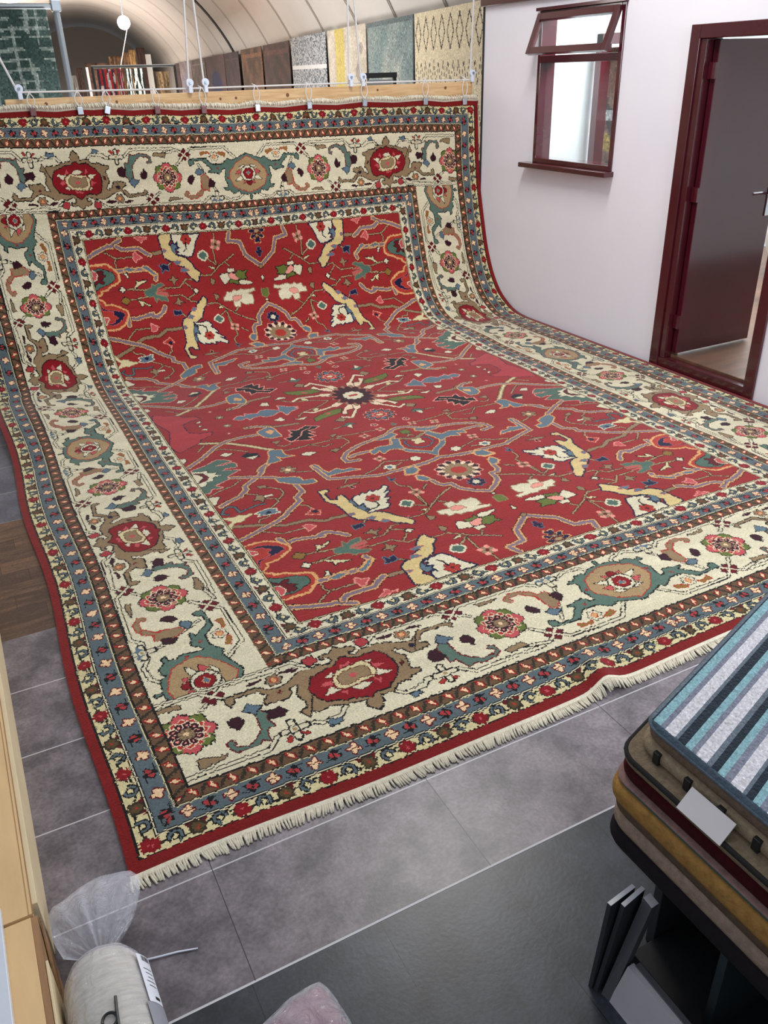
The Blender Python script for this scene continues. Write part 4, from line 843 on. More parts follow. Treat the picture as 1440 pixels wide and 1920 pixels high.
# ------------------------------------------------------------------ floors
def plank_floor(name, p0, p1, pitch, off, col, col2, line, rough, nscale=7, lw=(.0022, .0012), stag=0, wood=False):
    m = bpy.data.materials.new(name+'_tiles'); m.use_nodes = True; nt = m.node_tree; b = nt.nodes['Principled BSDF']; N = nt.nodes.new; Lk = nt.links.new
    tc = N('ShaderNodeTexCoord'); sx = N('ShaderNodeSeparateXYZ'); Lk(tc.outputs['Object'], sx.inputs[0])
    def M(op, a, b_=None, c=None):
        n = N('ShaderNodeMath'); n.operation = op
        for i, v in enumerate((a, b_, c)):
            if v is None: continue
            if isinstance(v, (int, float)): n.inputs[i].default_value = v
            else: Lk(v, n.inputs[i])
        return n.outputs[0]
    yv = M('DIVIDE', M('SUBTRACT', sx.outputs[1], off[1]), pitch[1]); row = M('FLOOR', yv)
    xv = M('ADD', M('DIVIDE', M('SUBTRACT', sx.outputs[0], off[0]), pitch[0]), M('MULTIPLY', row, stag)); cell = M('FLOOR', xv)
    def near(v, p, w): f = M('FRACT', v); d = M('MINIMUM', f, M('SUBTRACT', 1, f)); return M('LESS_THAN', M('MULTIPLY', d, p), w)
    ly = near(yv, pitch[1], lw[0]); lx = near(xv, pitch[0], lw[1])
    cb = N('ShaderNodeCombineXYZ'); Lk(row, cb.inputs[0]); Lk(cell, cb.inputs[1]); wn = N('ShaderNodeTexWhiteNoise'); Lk(cb.outputs[0], wn.inputs['Vector'])
    n1 = N('ShaderNodeTexNoise'); n1.inputs['Scale'].default_value = nscale; n1.inputs['Detail'].default_value = 8; n1.inputs['Roughness'].default_value = .65
    mp = N('ShaderNodeMapping'); Lk(tc.outputs['Object'], mp.inputs[0])
    if wood: mp.inputs['Scale'].default_value = (1, 6, 1)
    Lk(mp.outputs[0], n1.inputs['Vector'])
    rp = N('ShaderNodeValToRGB'); rp.color_ramp.elements[0].position = .36; rp.color_ramp.elements[1].position = .66; rp.color_ramp.elements[0].color = srgb(*col2); rp.color_ramp.elements[1].color = srgb(*col)
    Lk(M('ADD', n1.outputs['Fac'], M('MULTIPLY', M('SUBTRACT', wn.outputs['Value'], .5), .35 if wood else .12)), rp.inputs[0])
    n4 = N('ShaderNodeTexNoise'); n4.inputs['Scale'].default_value = 90; n4.inputs['Detail'].default_value = 3; Lk(tc.outputs['Object'], n4.inputs['Vector'])
    mx0 = N('ShaderNodeMix'); mx0.data_type = 'RGBA'; mx0.blend_type = 'MULTIPLY'; mx0.inputs[0].default_value = .35
    gr = N('ShaderNodeValToRGB'); gr.color_ramp.elements[0].position = .35; gr.color_ramp.elements[1].position = .65; gr.color_ramp.elements[0].color = (.45, .45, .45, 1); gr.color_ramp.elements[1].color = (1.4, 1.4, 1.4, 1)
    Lk(n4.outputs['Fac'], gr.inputs[0]); Lk(rp.outputs[0], mx0.inputs[6]); Lk(gr.outputs[0], mx0.inputs[7])
    mx = N('ShaderNodeMix'); mx.data_type = 'RGBA'; Lk(ly, mx.inputs[0]); Lk(mx0.outputs[2], mx.inputs[6]); mx.inputs[7].default_value = srgb(*line)
    mx2 = N('ShaderNodeMix'); mx2.data_type = 'RGBA'; Lk(lx, mx2.inputs[0]); Lk(mx.outputs[2], mx2.inputs[6]); mx2.inputs[7].default_value = srgb(*(tuple(c*.45 for c in col2)))
    Lk(mx2.outputs[2], b.inputs['Base Color']); b.inputs['Roughness'].default_value = rough
    bp = N('ShaderNodeBump'); bp.inputs['Strength'].default_value = .12; bp.inputs['Distance'].default_value = .002; Lk(n4.outputs['Fac'], bp.inputs['Height']); Lk(bp.outputs[0], b.inputs['Normal'])
    return struct(obj(name, B(p0, p1), m))
plank_floor('floor_1', (-4, -.42, -.05), (5.0, 1.323, 0), (.67, .35), (.215, -.07), (138, 128, 132), (88, 81, 85), (190, 186, 190), .34)
plank_floor('floor_3', (-4, -3.5, -.05), (5.0, -.4245, 0), (.34, .66), (.205, -1.0825), (56, 60, 70), (26, 29, 35), (30, 32, 38), .34, lw=(.0012, .0012))
struct(obj('trim_3', B((-4, -.4245, -.05), (5, -.42, .0008)), mat('joint_strip', (206, 204, 208), .5)))
plank_floor('floor_4', (-4, 1.323, -.05), (5.0, 2.36, 0), (.30, .105), (.1, 1.323), (112, 84, 66), (74, 56, 46), (60, 44, 36), .4, nscale=5, lw=(.001, .001), stag=.37, wood=True)
plank_floor('floor_5', (-4, 2.36, -.05), (5.0, 5.2, 0), (.67, .35), (.2, 2.36), (110, 110, 122), (82, 84, 96), (160, 160, 166), .4)
struct(obj('floor_6', B((-30, 5.2, -.06), (30, 62, -.01)), mat('hut_floor', (84, 80, 78), .6, noise=.2)))
# ------------------------------------------------------------------ vaulted hut behind
def vault():
    N_ = D_.cross(Vector((0, 0, 1))).normalized()      # away from the axis, to the right
    base = Vector((5.17, 6.25, 0))
    bm = bmesh.new(); R, cz, cx = 4.75, .30, -4.2
    a0 = math.asin((2.47-cz)/R); prof = [(cx+R*math.cos(a), cz+R*math.sin(a)) for a in np.linspace(a0, math.pi-a0, 40)]
    ys = np.linspace(-.9, 58, 80); g = [[bm.verts.new(base+D_*float(y)+N_*(x+.10)+Vector((0, 0, z))) for x, z in prof] for y in ys]
    for i in range(len(ys)-1):
        for k in range(len(prof)-1): bm.faces.new([g[i][k], g[i][k+1], g[i+1][k+1], g[i+1][k]])
    v = struct(obj('ceiling', bm, M_vault, None, True))
    seam = mat('vault_seam', (120, 112, 102), .7); dk = mat('vault_gap', (14, 13, 13), .8)
    def ribs(ylist, w, m, name, part):
        bm = bmesh.new()
        for yy in ylist:
            q = [[base+D_*(yy+s)+N_*(x*.0+((x-cx)*(1-.004)+cx)+.10)+Vector((0, 0, cz+(z-cz)*.996)) for x, z in prof[:part]] for s in (0, w)]
            a = [bm.verts.new(p) for p in q[0]]; b = [bm.verts.new(p) for p in q[1]]
            for k in range(len(a)-1): bm.faces.new([a[k], b[k], b[k+1], a[k+1]])
        return struct(obj(name, bm, m))
    ribs([1.2, 3.0, 4.8, 6.9, 9.6, 12.2, 15.2, 19.4, 22.0, 25.5, 29.5, 34, 39, 44], .05, seam, 'trim_4', 26)
    ribs([17.4], .32, dk, 'trim_5', 26)
    # low walls of the hut and its far end
    bm = bmesh.new(); p0 = base+D_*(-.9)+N_*.10; p1 = base+D_*58+N_*.10
    vs = [bm.verts.new(p) for p in (p0, p1, p1+Vector((0, 0, 2.47)), p0+Vector((0, 0, 2.47)))]; bm.faces.new(vs); struct(obj('wall_back', bm, mat('hut_wall', (150, 146, 142), .8, noise=.1, nscale=2)))
    off = N_*(2*cx); bm = bmesh.new(); vs = [bm.verts.new(p+off-N_*.0) for p in (p0, p1, p1+Vector((0, 0, 2.47)), p0+Vector((0, 0, 2.47)))]; bm.faces.new(vs); struct(obj('wall_left', bm, M_vault))
    c = base+D_*58+N_*(cx); bm = bmesh.new(); bm.faces.new([bm.verts.new(p) for p in (c-N_*5.5, c+N_*5.5, c+N_*5.5+Vector((0, 0, 6)), c-N_*5.5+Vector((0, 0, 6)))]); struct(obj('wall_far', bm, mat('end_wall', (190, 178, 164), .8)))
vault()
# ------------------------------------------------------------------ left-hand hanging rugs and their stands
steel = mat('grey_steel', (150, 158, 166), .35, metal=.7); black = mat('black_steel', (20, 20, 22), .5)
t = empty('hanging_display_stand', (1.3, 9.05, 0)); tag(t, 'silver hanging display stand holding the dark green plaid rug', 'rug stand')
for x in (-.62, 1.6): obj('post', TB([(x, 9.05, 0), (x, 9.05, 2.62)], .035, 10), steel, t)
obj('top_rail', TB([(-.64, 9.05, 2.60), (1.62, 9.05, 2.60)], .03, 10), steel, t)
obj('corner_cap', B((1.55, 9.0, 2.55), (1.65, 9.1, 2.66), .01), steel, t)
for x in (-.62, 1.6): obj('foot', B((x-.05, 8.7, 0), (x+.05, 9.4, .04), .01), steel, t)
pixrug('wall_rug', 'dark green plaid rug with pale brushed lines hung on the silver stand', (.72-.98, 9.0, 2.57), (1.75, 0, 0), (0, 0, -1.9), 110, 110, f_plaid)
seq = [(2.70, 2.80, 1.98, (150, 140, 132)), (2.80, 2.93, 2.10, (70, 52, 46)), (2.97, 3.42, 2.17, (92, 66, 54)), (3.42, 3.68, 2.27, (104, 74, 50)), (3.68, 3.80, 2.33, (128, 92, 62)), (3.80, 3.93, 2.37, (166, 124, 78)), (3.93, 4.10, 2.40, (66, 44, 38))]
names = ['narrow pale grey', 'narrow dark umber', 'dull rosewood brown', 'tan brown', 'light brown', 'golden tan', 'dark chocolate']
for (x0, x1, zt, col), nm in zip(seq, names):
    pixrug('hanging_runner', nm+' runner in the stepped group left of the white post', (x0, 16, zt), (x1-x0-.01, 0, 0), (0, 0, -1.6), 12, 40, f_brown(col, int(x0*10)), cat='rug', group='stepped group of hanging runners', wav=.01)
for (x0, x1, zt, col, nm) in ((4.33, 4.46, 2.02, (104, 84, 66), 'mottled brown'), (4.48, 4.74, 2.01, (176, 148, 112), 'cream and tan')):
    pixrug('hanging_runner', nm+' runner between the white post and the black garment rail end', (x0, 17, zt), (x1-x0, 0, 0), (0, 0, -1.5), 16, 40, f_brown(col, 5), cat='rug', wav=.01)
o = tag(obj('post', B((4.13, 16.3, 0), (4.27, 16.42, 2.30), .01), mat('white_post', (186, 180, 172), .6)), 'off white upright post beside the dark chocolate runner', 'post'); o.name = 'support_post'
o = tag(obj('support_post', TB([(2.93, 15.6, 0), (2.93, 15.6, 2.10)], .022, 8), mat('white_pole', (220, 218, 214), .5)), 'thin white pole in front of the brown runners', 'post')
t = empty('garment_rail', (2.3, 9, 0)); tag(t, 'black steel rail frame hung with small mats behind the beam', 'rail')
obj('top_bar', TB([(1.85, 9, 2.025), (2.79, 9, 2.02)], .014, 8), black, t)
for x in (1.86, 2.78):
    obj('leg', TB([(x, 9, 0), (x, 9, 2.03)], .014, 8), black, t); obj('foot', B((x-.02, 8.75, 0), (x+.02, 9.25, .03), .005), black, t)
def f_bw(a, b, w, h): c = mix(C3((30, 40, 38), a.shape), (214, 214, 208), (blot(a, b, 30, 31) > .5)*1.); return speck(c, .1)
def f_redmat(a, b, w, h): c = mix(C3((120, 28, 30), a.shape), (30, 28, 40), (np.sin(a*24) > .2)*.9); return speck(mix(c, (160, 150, 146), (blot(a, b, 30, 33) > .75)*.8), .1)
for x0, wd, fn, lab in ((1.90, .20, f_redmat, 'red and navy striped mat hung on the black rail'), (2.12, .06, f_redmat, 'narrow brick red mat beside the striped one on the black rail'), (2.21, .07, f_bw, 'white edged dark mat hung on the black rail'), (2.29, .12, f_bw, 'black and white mottled mat at the right of the hung mats')):
    pixrug('hanging_mat', lab, (x0, 8.98, 2.0), (wd, 0, 0), (0, 0, -.9), 24, 50, fn, cat='mat', group='small mats on the black rail')
t = empty('black_frame', (3.68, 5.6, 0)); tag(t, 'black framed stand peeping over the beam in front of the grey green rug', 'stand')
for x in (3.53, 3.83): obj('leg', B((x-.014, 5.58, 0), (x+.014, 5.61, 1.86), .003), black, t)
obj('top_panel', B((3.515, 5.57, 1.845), (3.845, 5.61, 1.885), .003), black, t); obj('sign_panel', B((3.56, 5.585, 1.2), (3.80, 5.60, 1.83), .002), mat('grey_panel', (130, 134, 138), .5), t)
# ------------------------------------------------------------------ beam, hoist rope, pulleys, clips
pine = mat('pine', (232, 196, 148), .55, noise=.12, nscale=4, stretch=(1, 12, 12), col2=(196, 150, 98)); knot = mat('pine_knot', (120, 74, 40), .6)
t = empty('timber_beam', (2.4, 4.95, 1.7)); tag(t, 'long pale pine beam the carpet end is clipped to', 'beam')
obj('plank', B((.545, 4.925, 1.655), (4.215, 4.965, 1.80), .004), pine, t)
for x, z in ((.80, 1.765), (1.27, 1.76), (2.02, 1.75), (2.14, 1.752), (3.32, 1.765), (3.95, 1.76), (2.55, 1.757)):
    obj('knot', disc(bmesh.new(), (x, 4.9245, z), random.uniform(.008, .014), .002, 'Y', 10), knot, t)
ropew = mat('white_rope', (226, 222, 218), .8, noise=.08, nscale=200)
tag(obj('hoist_rope', TB([(.63, 4.93, 1.84), (1.8, 4.93, 1.825), (3.1, 4.93, 1.822), (4.22, 4.93, 1.812)], .006, 8), ropew), 'taut white rope running along the top of the pine beam', 'rope')
for i, (xb, xt, lab) in enumerate(((.645, .50, 'hoisting rope at the far left end of the beam'), (1.80, 1.84, 'left rope of the middle left pair above the beam'), (1.915, 1.905, 'right rope of the middle left pair above the beam'), (3.08, 3.095, 'left rope of the middle right pair above the beam'), (3.185, 3.15, 'right rope of the middle right pair above the beam'), (4.20, 4.22, 'single rope at the beam end nearest the white wall'))):
    zt = 2.75 if 0 < i < 5 else 4.3; k = (xt-xb)/.54 if i else (.50-.645)/.42
    tag(obj('lifting_rope', TB([(xb, 4.94, 1.82), (xb+k*(zt-1.82)*.98, 4.94, zt)], .0075, 8), ropew), lab+', thin and white', 'rope', 'lifting ropes')
pw = mat('white_plastic', (226, 232, 246), .4)
for x, lab in ((.645, 'leftmost'), (1.80, 'left one of the middle left pair of'), (1.915, 'right one of the middle left pair of'), (3.08, 'left one of the middle right pair of'), (3.185, 'right one of the middle right pair of'), (4.20, 'rightmost')):
    t = empty('pulley', (x, 4.915, 1.85)); tag(t, lab+' white plastic pulleys on the beam', 'pulley', 'white pulleys on the beam')
    obj('wheel', disc(bmesh.new(), (x, 4.905, 1.862), .026, .020, 'Y', 20), pw, t); obj('axle', disc(bmesh.new(), (x, 4.890, 1.862), .009, .012, 'Y', 12), steel, t)
    obj('bracket', B((x-.014, 4.893, 1.795), (x+.014, 4.918, 1.86), .004), pw, t)
chrome = mat('clip_metal', (196, 200, 206), .25, metal=.9); rust = mat('clip_dull', (118, 84, 84), .45, metal=.5)
clips = [(.70, 0, 'dull'), (1.005, 0, ''), (1.192, .3, ''), (1.529, 0, 'dull'), (1.858, 0, 'dull'), (2.266, 0, ''), (2.686, 0, ''), (3.155, .15, ''), (3.717, .1, ''), (4.091, 0, '')]
words = ['first clip from the left, dull brown', 'second clip from the left, bright steel', 'third clip from the left, tilted steel', 'fourth clip from the left, dull pinkish', 'fifth clip from the left, reddish, below the left rope pair', 'sixth clip from the left, bright square', 'seventh clip from the left, small steel', 'eighth clip from the left, below the right pair of ropes', 'ninth clip from the left, small and tilted', 'last clip on the right, close to the white wall']
for (x, tl, kd), wd in zip(clips, words):
    k = int(round(x/G)); q = P[NV-6, min(k, NU)]; zt = q[2]; y0 = q[1]-.022
    t = empty('carpet_clip', (x, y0, zt)); tag(t, wd+', on the carpet top edge', 'clip', 'clips along the carpet top')
    R_ = Matrix.Rotation(tl, 3, 'Y')
    bm = B((x-.019, y0-.008, zt-.012), (x+.019, y0+.010, zt+.036), .003, R_, (x, y0, zt+.03)); obj('jaw', bm, rust if kd else chrome, t)
    bm = bmesh.new(); zc = zt+.035
    lp = [(x-.006, y0+.002, zc)]+[(x-.030*math.sin(a)*(1 if tl else .8)-.0, y0+.004-.004*math.sin(a), zc+(1.835-zc)*(a/math.pi)) for a in np.linspace(.3, 3.0, 8)]+[(x, 4.912, 1.842)]+[(x+.030*math.sin(a)*.8, y0+.004-.004*math.sin(a), zc+(1.835-zc)*(a/math.pi)) for a in np.linspace(3.0, .3, 8)]+[(x+.006, y0+.002, zc)]
    tube(bm, lp, .0035, 6); obj('string_loop', bm, ropew, t, True)
# ------------------------------------------------------------------ lamps
lampm = mat('lamp_glow', (255, 250, 244), .5, emit=14)
t = empty('pendant_lamp', (.957, 7, 2.6)); tag(t, 'large glowing round pendant lamp at the top left corner', 'lamp')
bm = bmesh.new(); bmesh.ops.create_uvsphere(bm, u_segments=24, v_segments=12, radius=.17); bmesh.ops.scale(bm, verts=bm.verts, vec=(1, 1, .42)); bmesh.ops.translate(bm, verts=bm.verts, vec=(.93, 7, 2.56)); obj('globe', bm, lampm, t, True)
bm = tube(bmesh.new(), [(.93, 7, 2.60), (.93, 7, 2.66), (.93, 7, 2.74)], [.20, .17, .05], 24); obj('shade', bm, mat('lamp_shade', (214, 214, 214), .4), t, True)
obj('rod', TB([(.93, 7, 2.72), (.93, 7, 4.6)], .008), steel, t)
t = empty('spot_lamp', (3.358, 14, 2.75)); tag(t, 'small brilliant bluish lamp with a pull cord under the vault', 'lamp')
bm = bmesh.new(); bmesh.ops.create_uvsphere(bm, u_segments=20, v_segments=10, radius=.10); bmesh.ops.translate(bm, verts=bm.verts, vec=(3.358, 14, 2.70)); obj('bulb', bm, mat('cold_glow', (226, 238, 255), .5, emit=30), t, True)
obj('rod', TB([(3.358, 14, 2.78), (3.358, 14, 4.6)], .010), steel, t); obj('pull_cord', TB([(3.40, 14, 2.62), (3.15, 14, 1.95)], .006, 6), ropew, t)
# ------------------------------------------------------------------ plywood box on the left
ply = mat('plywood_face', (214, 178, 128), .5, noise=.10, nscale=3, stretch=(6, 1, 1)); plye = mat('plywood_edge', (150, 112, 76), .7, noise=.35, nscale=30, stretch=(1, .1, 8)); pale = mat('plywood_side', (216, 196, 158), .6, noise=.06, nscale=5)
t = empty('plywood_plinth', (-.4, 1, 0)); tag(t, 'long low plywood platform along the left side, its far section', 'platform')
obj('side_board', B((-.222, -.12, 0), (-.200, 3.4, .196), .001), pale, t)
obj('top_board', B((-.62, -.150, .182), (-.213, 3.4, .201), .001), ply, t)
bm = bmesh.new(); box(bm, (-.2135, -.150, .1985), (-.2115, 3.4, .2018)); box(bm, (-.222, -.150, .1995), (-.2205, 3.4, .2020)); obj('edge_layer', bm, plye, t)
obj('core', B((-.60, -.12, 0), (-.23, 3.4, .18)), M_dark, t)
t = empty('plywood_plinth', (-.4, -.6, 0)); tag(t, 'near section of the low plywood platform, brown raw edge beside the wrapped roll', 'platform')
obj('top_board', B((-.62, -1.4, .180), (-.219, -.158, .200), .001), ply, t)
obj('edge_layer', B((-.219, -1.4, .03), (-.205, -.158, .199), .001), plye, t)
bm = prism(bmesh.new(), [(-.203, -.16, .19), (-.203, -.16, .01), (-.192, -.30, .02), (-.203, -.30, .03)], (.004, 0, 0)); obj('loose_strip', bm, plye, t)
bm = B((-.204, -1.4, 0), (-.198, -.28, .192), .001); obj('side_board', bm, pale, t)
obj('core', B((-.60, -1.4, 0), (-.222, -.17, .179)), M_dark, t)
tag(obj('white_board', B((-.62, -1.3, .202), (-.276, -.115, .222), .002), mat('white_laminate', (206, 210, 218), .35)), 'white board lying on the near plywood platform at the left edge', 'board')
bm = bmesh.new(); tube(bm, [(-.186+.030*math.cos(a)-.045, .93+.030*math.sin(a), .206+.01*math.sin(a)) for a in np.linspace(0, 2*math.pi, 26)], .004, 8, False); tag(obj('cable_loop', bm, pw, None, True), 'small white cable loop lying on the far plywood platform', 'cable')
tag(obj('cable_tie', TB([(-.06, -.232, .004), (.02, -.252, .005), (.07, -.262, .004), (.116, -.276, .004)], [.0028, .0026, .0024, .0016], 6), pw, None, True), 'thin white cable tie on the grey tiles beside the wrapped roll', 'cable tie')
# ------------------------------------------------------------------ wrapped roll in clear plastic
film = plastic('clear_film', .80); film2 = plastic('roll_film', .86)
felt = mat('roll_felt', (214, 206, 190), .9, noise=.25, nscale=16, stretch=(1, 6, 1), col2=(176, 168, 156), bump=.3, bscale=60)
def lathe_y(bm, prof, cx, cz, n=40, wob=0, ax=(0, 0)):
    rings = []
    for i, (y, r) in enumerate(prof):
        rings.append([bm.verts.new((cx+ax[0]*(y-prof[0][0])+(r*(1+wob*math.sin(5*a+i*1.3)))*math.cos(a), y, max(cz+ax[1]*(y-prof[0][0])+(r*(1+wob*math.sin(7*a+i)))*math.sin(a), .003))) for a in [2*math.pi*k/n for k in range(n)]])
    for a, b in zip(rings[:-1], rings[1:]):
        for k in range(n): bm.faces.new([a[k], b[k], b[(k+1) % n], a[(k+1) % n]])
    bm.faces.new(rings[0]); bm.faces.new(rings[-1][::-1]); return bm
t = empty('wrapped_roll', (-.1, -.5, 0)); tag(t, 'cream roll in clear plastic beside the plywood platform, bag end twisted', 'roll')
cxr, czr = -.100, .098
obj('roll', lathe_y(bmesh.new(), [(-.262, .012), (-.270, .045), (-.286, .068), (-.312, .083), (-.345, .090), (-.40, .093), (-.5, .094), (-1.1, .094)], cxr, czr, 48, .006, (-.03, 0)), felt, t, True)
obj('clear_wrap', lathe_y(bmesh.new(), [(-.255, .014), (-.268, .050), (-.283, .072), (-.310, .087), (-.345, .094), (-.40, .0965), (-.5, .0965), (-1.1, .0965)], cxr, czr, 48, .012, (-.03, 0)), film2, t, True)
def on_roll(y, a, r=.099): return Vector((cxr-.03*(y+.262)+r*math.cos(a), y, czr+r*math.sin(a)))
def patch(y0, y1, a0, a1, r, n=8):
    bm = bmesh.new(); g = [[bm.verts.new(on_roll(y0+(y1-y0)*i/n, a0+(a1-a0)*k/n, r)) for k in range(n+1)] for i in range(n+1)]
    for i in range(n):
        for k in range(n): bm.faces.new([g[i][k], g[i+1][k], g[i+1][k+1], g[i][k+1]])
    return bm
obj('label', patch(-.335, -.46, .25, .72, .1000), mat('label_paper', (232, 234, 242), .5), t)
obj('grey_band', patch(-.46, -.60, .20, .80, .0995), mat('label_band', (150, 152, 160), .5), t)['label'] = 'grey band below the white label'
ink = mat('black_ink', (14, 14, 16), .5); bm = bmesh.new(); aa = .32
for k, wv in enumerate((.012, .02, .012, .03, .016, .012, .024, .012)):
    q = patch(-.338, -.352, aa, aa+wv, .1006, 2); me = bpy.data.meshes.new('tmp'); q.to_mesh(me); q.free(); bm.from_mesh(me); bpy.data.meshes.remove(me); aa += wv+.018
obj('barcode', bm, ink, t); bm = bmesh.new()
for k in range(5):
    q = patch(-.372-.011*k, -.3735-.011*k, .33, .62-.04*(k % 3), .1006, 3); me = bpy.data.meshes.new('tmp'); q.to_mesh(me); q.free(); bm.from_mesh(me); bpy.data.meshes.remove(me)
obj('printed_lines', bm, ink, t); obj('printed_mark', patch(-.444, -.452, .34, .50, .1006, 2), ink, t)
bm = bmesh.new()      # black letter d on the wrap
loop = [(-.462+.016*math.sin(a)*1.0, 1.66+.15*math.cos(a)) for a in np.linspace(0, 2*math.pi, 22)]
tube(bm, [on_roll(y-.022, a, .1002) for y, a in loop], .0032, 6, False); tube(bm, [on_roll(-.438, 1.44, .1002), on_roll(-.471, 1.485, .1002), on_roll(-.504, 1.52, .1002)], .0032, 6); obj('letter', bm, mat('black_print', (10, 10, 12), .4), t)
def crumple(outline, neck, zc, h, seed, n=26, m_=22):
    """two-sheet crumpled bag: outline points from the neck outward"""
    g = random.Random(seed); bm = bmesh.new(); ks = [(g.uniform(8, 60), g.uniform(8, 60), g.uniform(0, 6)) for _ in range(12)]
    o = [Vector((p[0], p[1], 0)) for p in outline]; nk = Vector((neck[0], neck[1], 0))
    def lerp(tt):
        f = tt*(len(o)-1); i = min(int(f), len(o)-2); return o[i].lerp(o[i+1], f-i)
    for sgn in (1, -1):
        gr = []
        for i in range(n+1):
            e = lerp(i/n); row = []
            for k in range(m_+1):
                q = k/m_; p = nk.lerp(e, q); s_ = math.sin(math.pi*min(1, q*1.02))*math.sin(math.pi*i/n)
                w = sum(math.sin(p.x*a+p.y*b+c)*(1 if j % 2 else .6) for j, (a, b, c) in enumerate(ks))/5
                ridge = .014*math.sin(i*1.9+seed)*(1-q)**.5
                row.append(bm.verts.new((p.x, p.y, max(.004, zc(q)+sgn*h*s_+w*.012*q+ridge+(.012*sgn*abs(w)*q if q > .9 else 0)))))
            gr.append(row)
        for i in range(n):
            for k in range(m_): bm.faces.new([gr[i][k], gr[i+1][k], gr[i+1][k+1], gr[i][k+1]])
    return bm
out = [(-.175, -.225), (-.192, -.165), (-.190, -.085), (-.150, -.062), (-.105, -.040), (-.055, -.040), (.012, -.048), (.034, -.085), (.022, -.135), (.000, -.175), (-.028, -.220)]
obj('bag_end', crumple(out, (-.095, -.268), lambda q: .09+.012*q, .045, 3), film, t, True)
# pink package at the bottom
t = empty('wrapped_package', (.26, -.65, 0)); tag(t, 'flat pinkish patterned package in shiny clear plastic at the bottom edge of the view', 'package')
def pillow(poly, z0, z1, seed, n=40, k_=14, infl=1.0):
    g = random.Random(seed); bm = bmesh.new(); c = Vector((sum(p[0] for p in poly)/len(poly), sum(p[1] for p in poly)/len(poly), 0)); ks = [(g.uniform(20, 90), g.uniform(20, 90), g.uniform(0, 6)) for _ in range(8)]
    P_ = [Vector((p[0], p[1], 0)) for p in poly]+[Vector((poly[0][0], poly[0][1], 0))]
    def at(tt):
        f = tt*(len(P_)-1); i = min(int(f), len(P_)-2); return P_[i].lerp(P_[i+1], f-i)
    for top in (1, 0):
        ct = bm.verts.new((c.x, c.y, z1 if top else z0)); prev = None; rows = []
        for i in range(n):
            e = at(i/n); row = [ct]
            for k in range(1, k_+1):
                q = k/k_; p = c.lerp(e*infl+c*(1-infl), q); w = sum(math.sin(p.x*a+p.y*b+d) for a, b, d in ks)/8
                hh = (1-q**6); row.append(bm.verts.new((p.x, p.y, max(.003, (z0+z1)/2+(1 if top else -1)*(z1-z0)/2*hh+w*.008*(top)))))
            rows.append(row)
        for i in range(n):
            a, b = rows[i], rows[(i+1) % n]; bm.faces.new([a[0], a[1], b[1]])
            for k in range(1, k_): bm.faces.new([a[k], a[k+1], b[k+1], b[k]])
    return bm
poly = [(.135, -.572), (.20, -.548), (.257, -.528), (.30, -.522), (.342, -.522), (.352, -.545), (.365, -.62), (.37, -.80), (.16, -.82)]
pinkm = mat('pink_fabric', (188, 138, 146), .8, noise=.6, nscale=24, col2=(112, 44, 58))
obj('fabric', pillow(poly, .006, .075, 3, infl=.93), pinkm, t, True); obj('clear_wrap', pillow(poly, .003, .084, 5), plastic('shiny_film', .74), t, True)
# ------------------------------------------------------------------ stack of mats on a display unit, right
def hull(p, e1, e2, r=.03, seg=5):
    """rounded parallelogram from corner p along e1, e2"""
    p, e1, e2 = Vector(p), Vector(e1), Vector(e2); cs = [p, p+e1, p+e1+e2, p+e2]; out = []
    for i in range(4):
        a, b, c = cs[i-1], cs[i], cs[(i+1) % 4]; d0 = (a-b).normalized()*r; d1 = (c-b).normalized()*r
        for k in range(seg+1):
            s_ = k/seg; out.append((b+d0)*(1-s_)**2+b*2*s_*(1-s_)+(b+d1)*s_*s_)
    return out
def mat_slab(p, e1, e2, z0, z1, r=.03, sag=0, bulge=.004):
    bm = bmesh.new(); H = hull((p[0], p[1], 0), e1, e2, r); ce = Vector((0, 0, 0))
    for q in H: ce += q
    ce /= len(H); lv = []
    for f, ex in ((0, -.003), (.25, bulge*.7), (.5, bulge), (.75, bulge*.7), (1, -.003)):
        lv.append([bm.verts.new(q+(q-ce).normalized()*ex+Vector((0, 0, z0+(z1-z0)*f-sag*abs((q-ce).dot(Vector(e1).normalized()))**2))) for q in H])
    for a, b in zip(lv[:-1], lv[1:]):
        for k in range(len(H)): bm.faces.new([a[k], a[(k+1) % len(H)], b[(k+1) % len(H)], b[k]])
    bm.faces.new(lv[0][::-1]); bm.faces.new(lv[-1]); return bm
E1 = Vector((.72, .245, 0)); E2 = Vector((.02, -1.0, 0)); PC = (1.034, -.731)
layers = [(.660, .690, .000, (112, 94, 78), 'brown loop pile mat just under the striped mat, on top of black slots', 'loop'),
 (.628, .660, -.010, (150, 132, 108), 'beige woven mat with black slots and a white card on its side', 'loop'),
 (.600, .628, -.046, (124, 108, 88), 'taupe mat bound in black, directly above the wine red mat', 'loop'),
 (.563, .600, -.044, (60, 8, 14), 'dark wine red velvet mat in the middle of the stack', 'cut'),
 (.550, .563, -.054, (140, 108, 102), 'thin dusty pink mat with a green edge under the red one', 'cut'),
 (.500, .550, -.062, (158, 118, 64), 'thick golden tan mat below the pink one', 'shag'),
 (.465, .500, -.050, (92, 74, 60), 'brown shaggy mat under the golden one', 'shag'),
 (.420, .465, -.050, (150, 128, 112), 'pinkish beige mat with the near black one beneath it', 'shag'),
 (.372, .420, -.054, (30, 25, 29), 'near black mat, second from the bottom of the stack', 'cut'),
 (.350, .372, -.036, (70, 62, 58), 'thin dark grey mat at the very bottom of the stack', 'cut')]
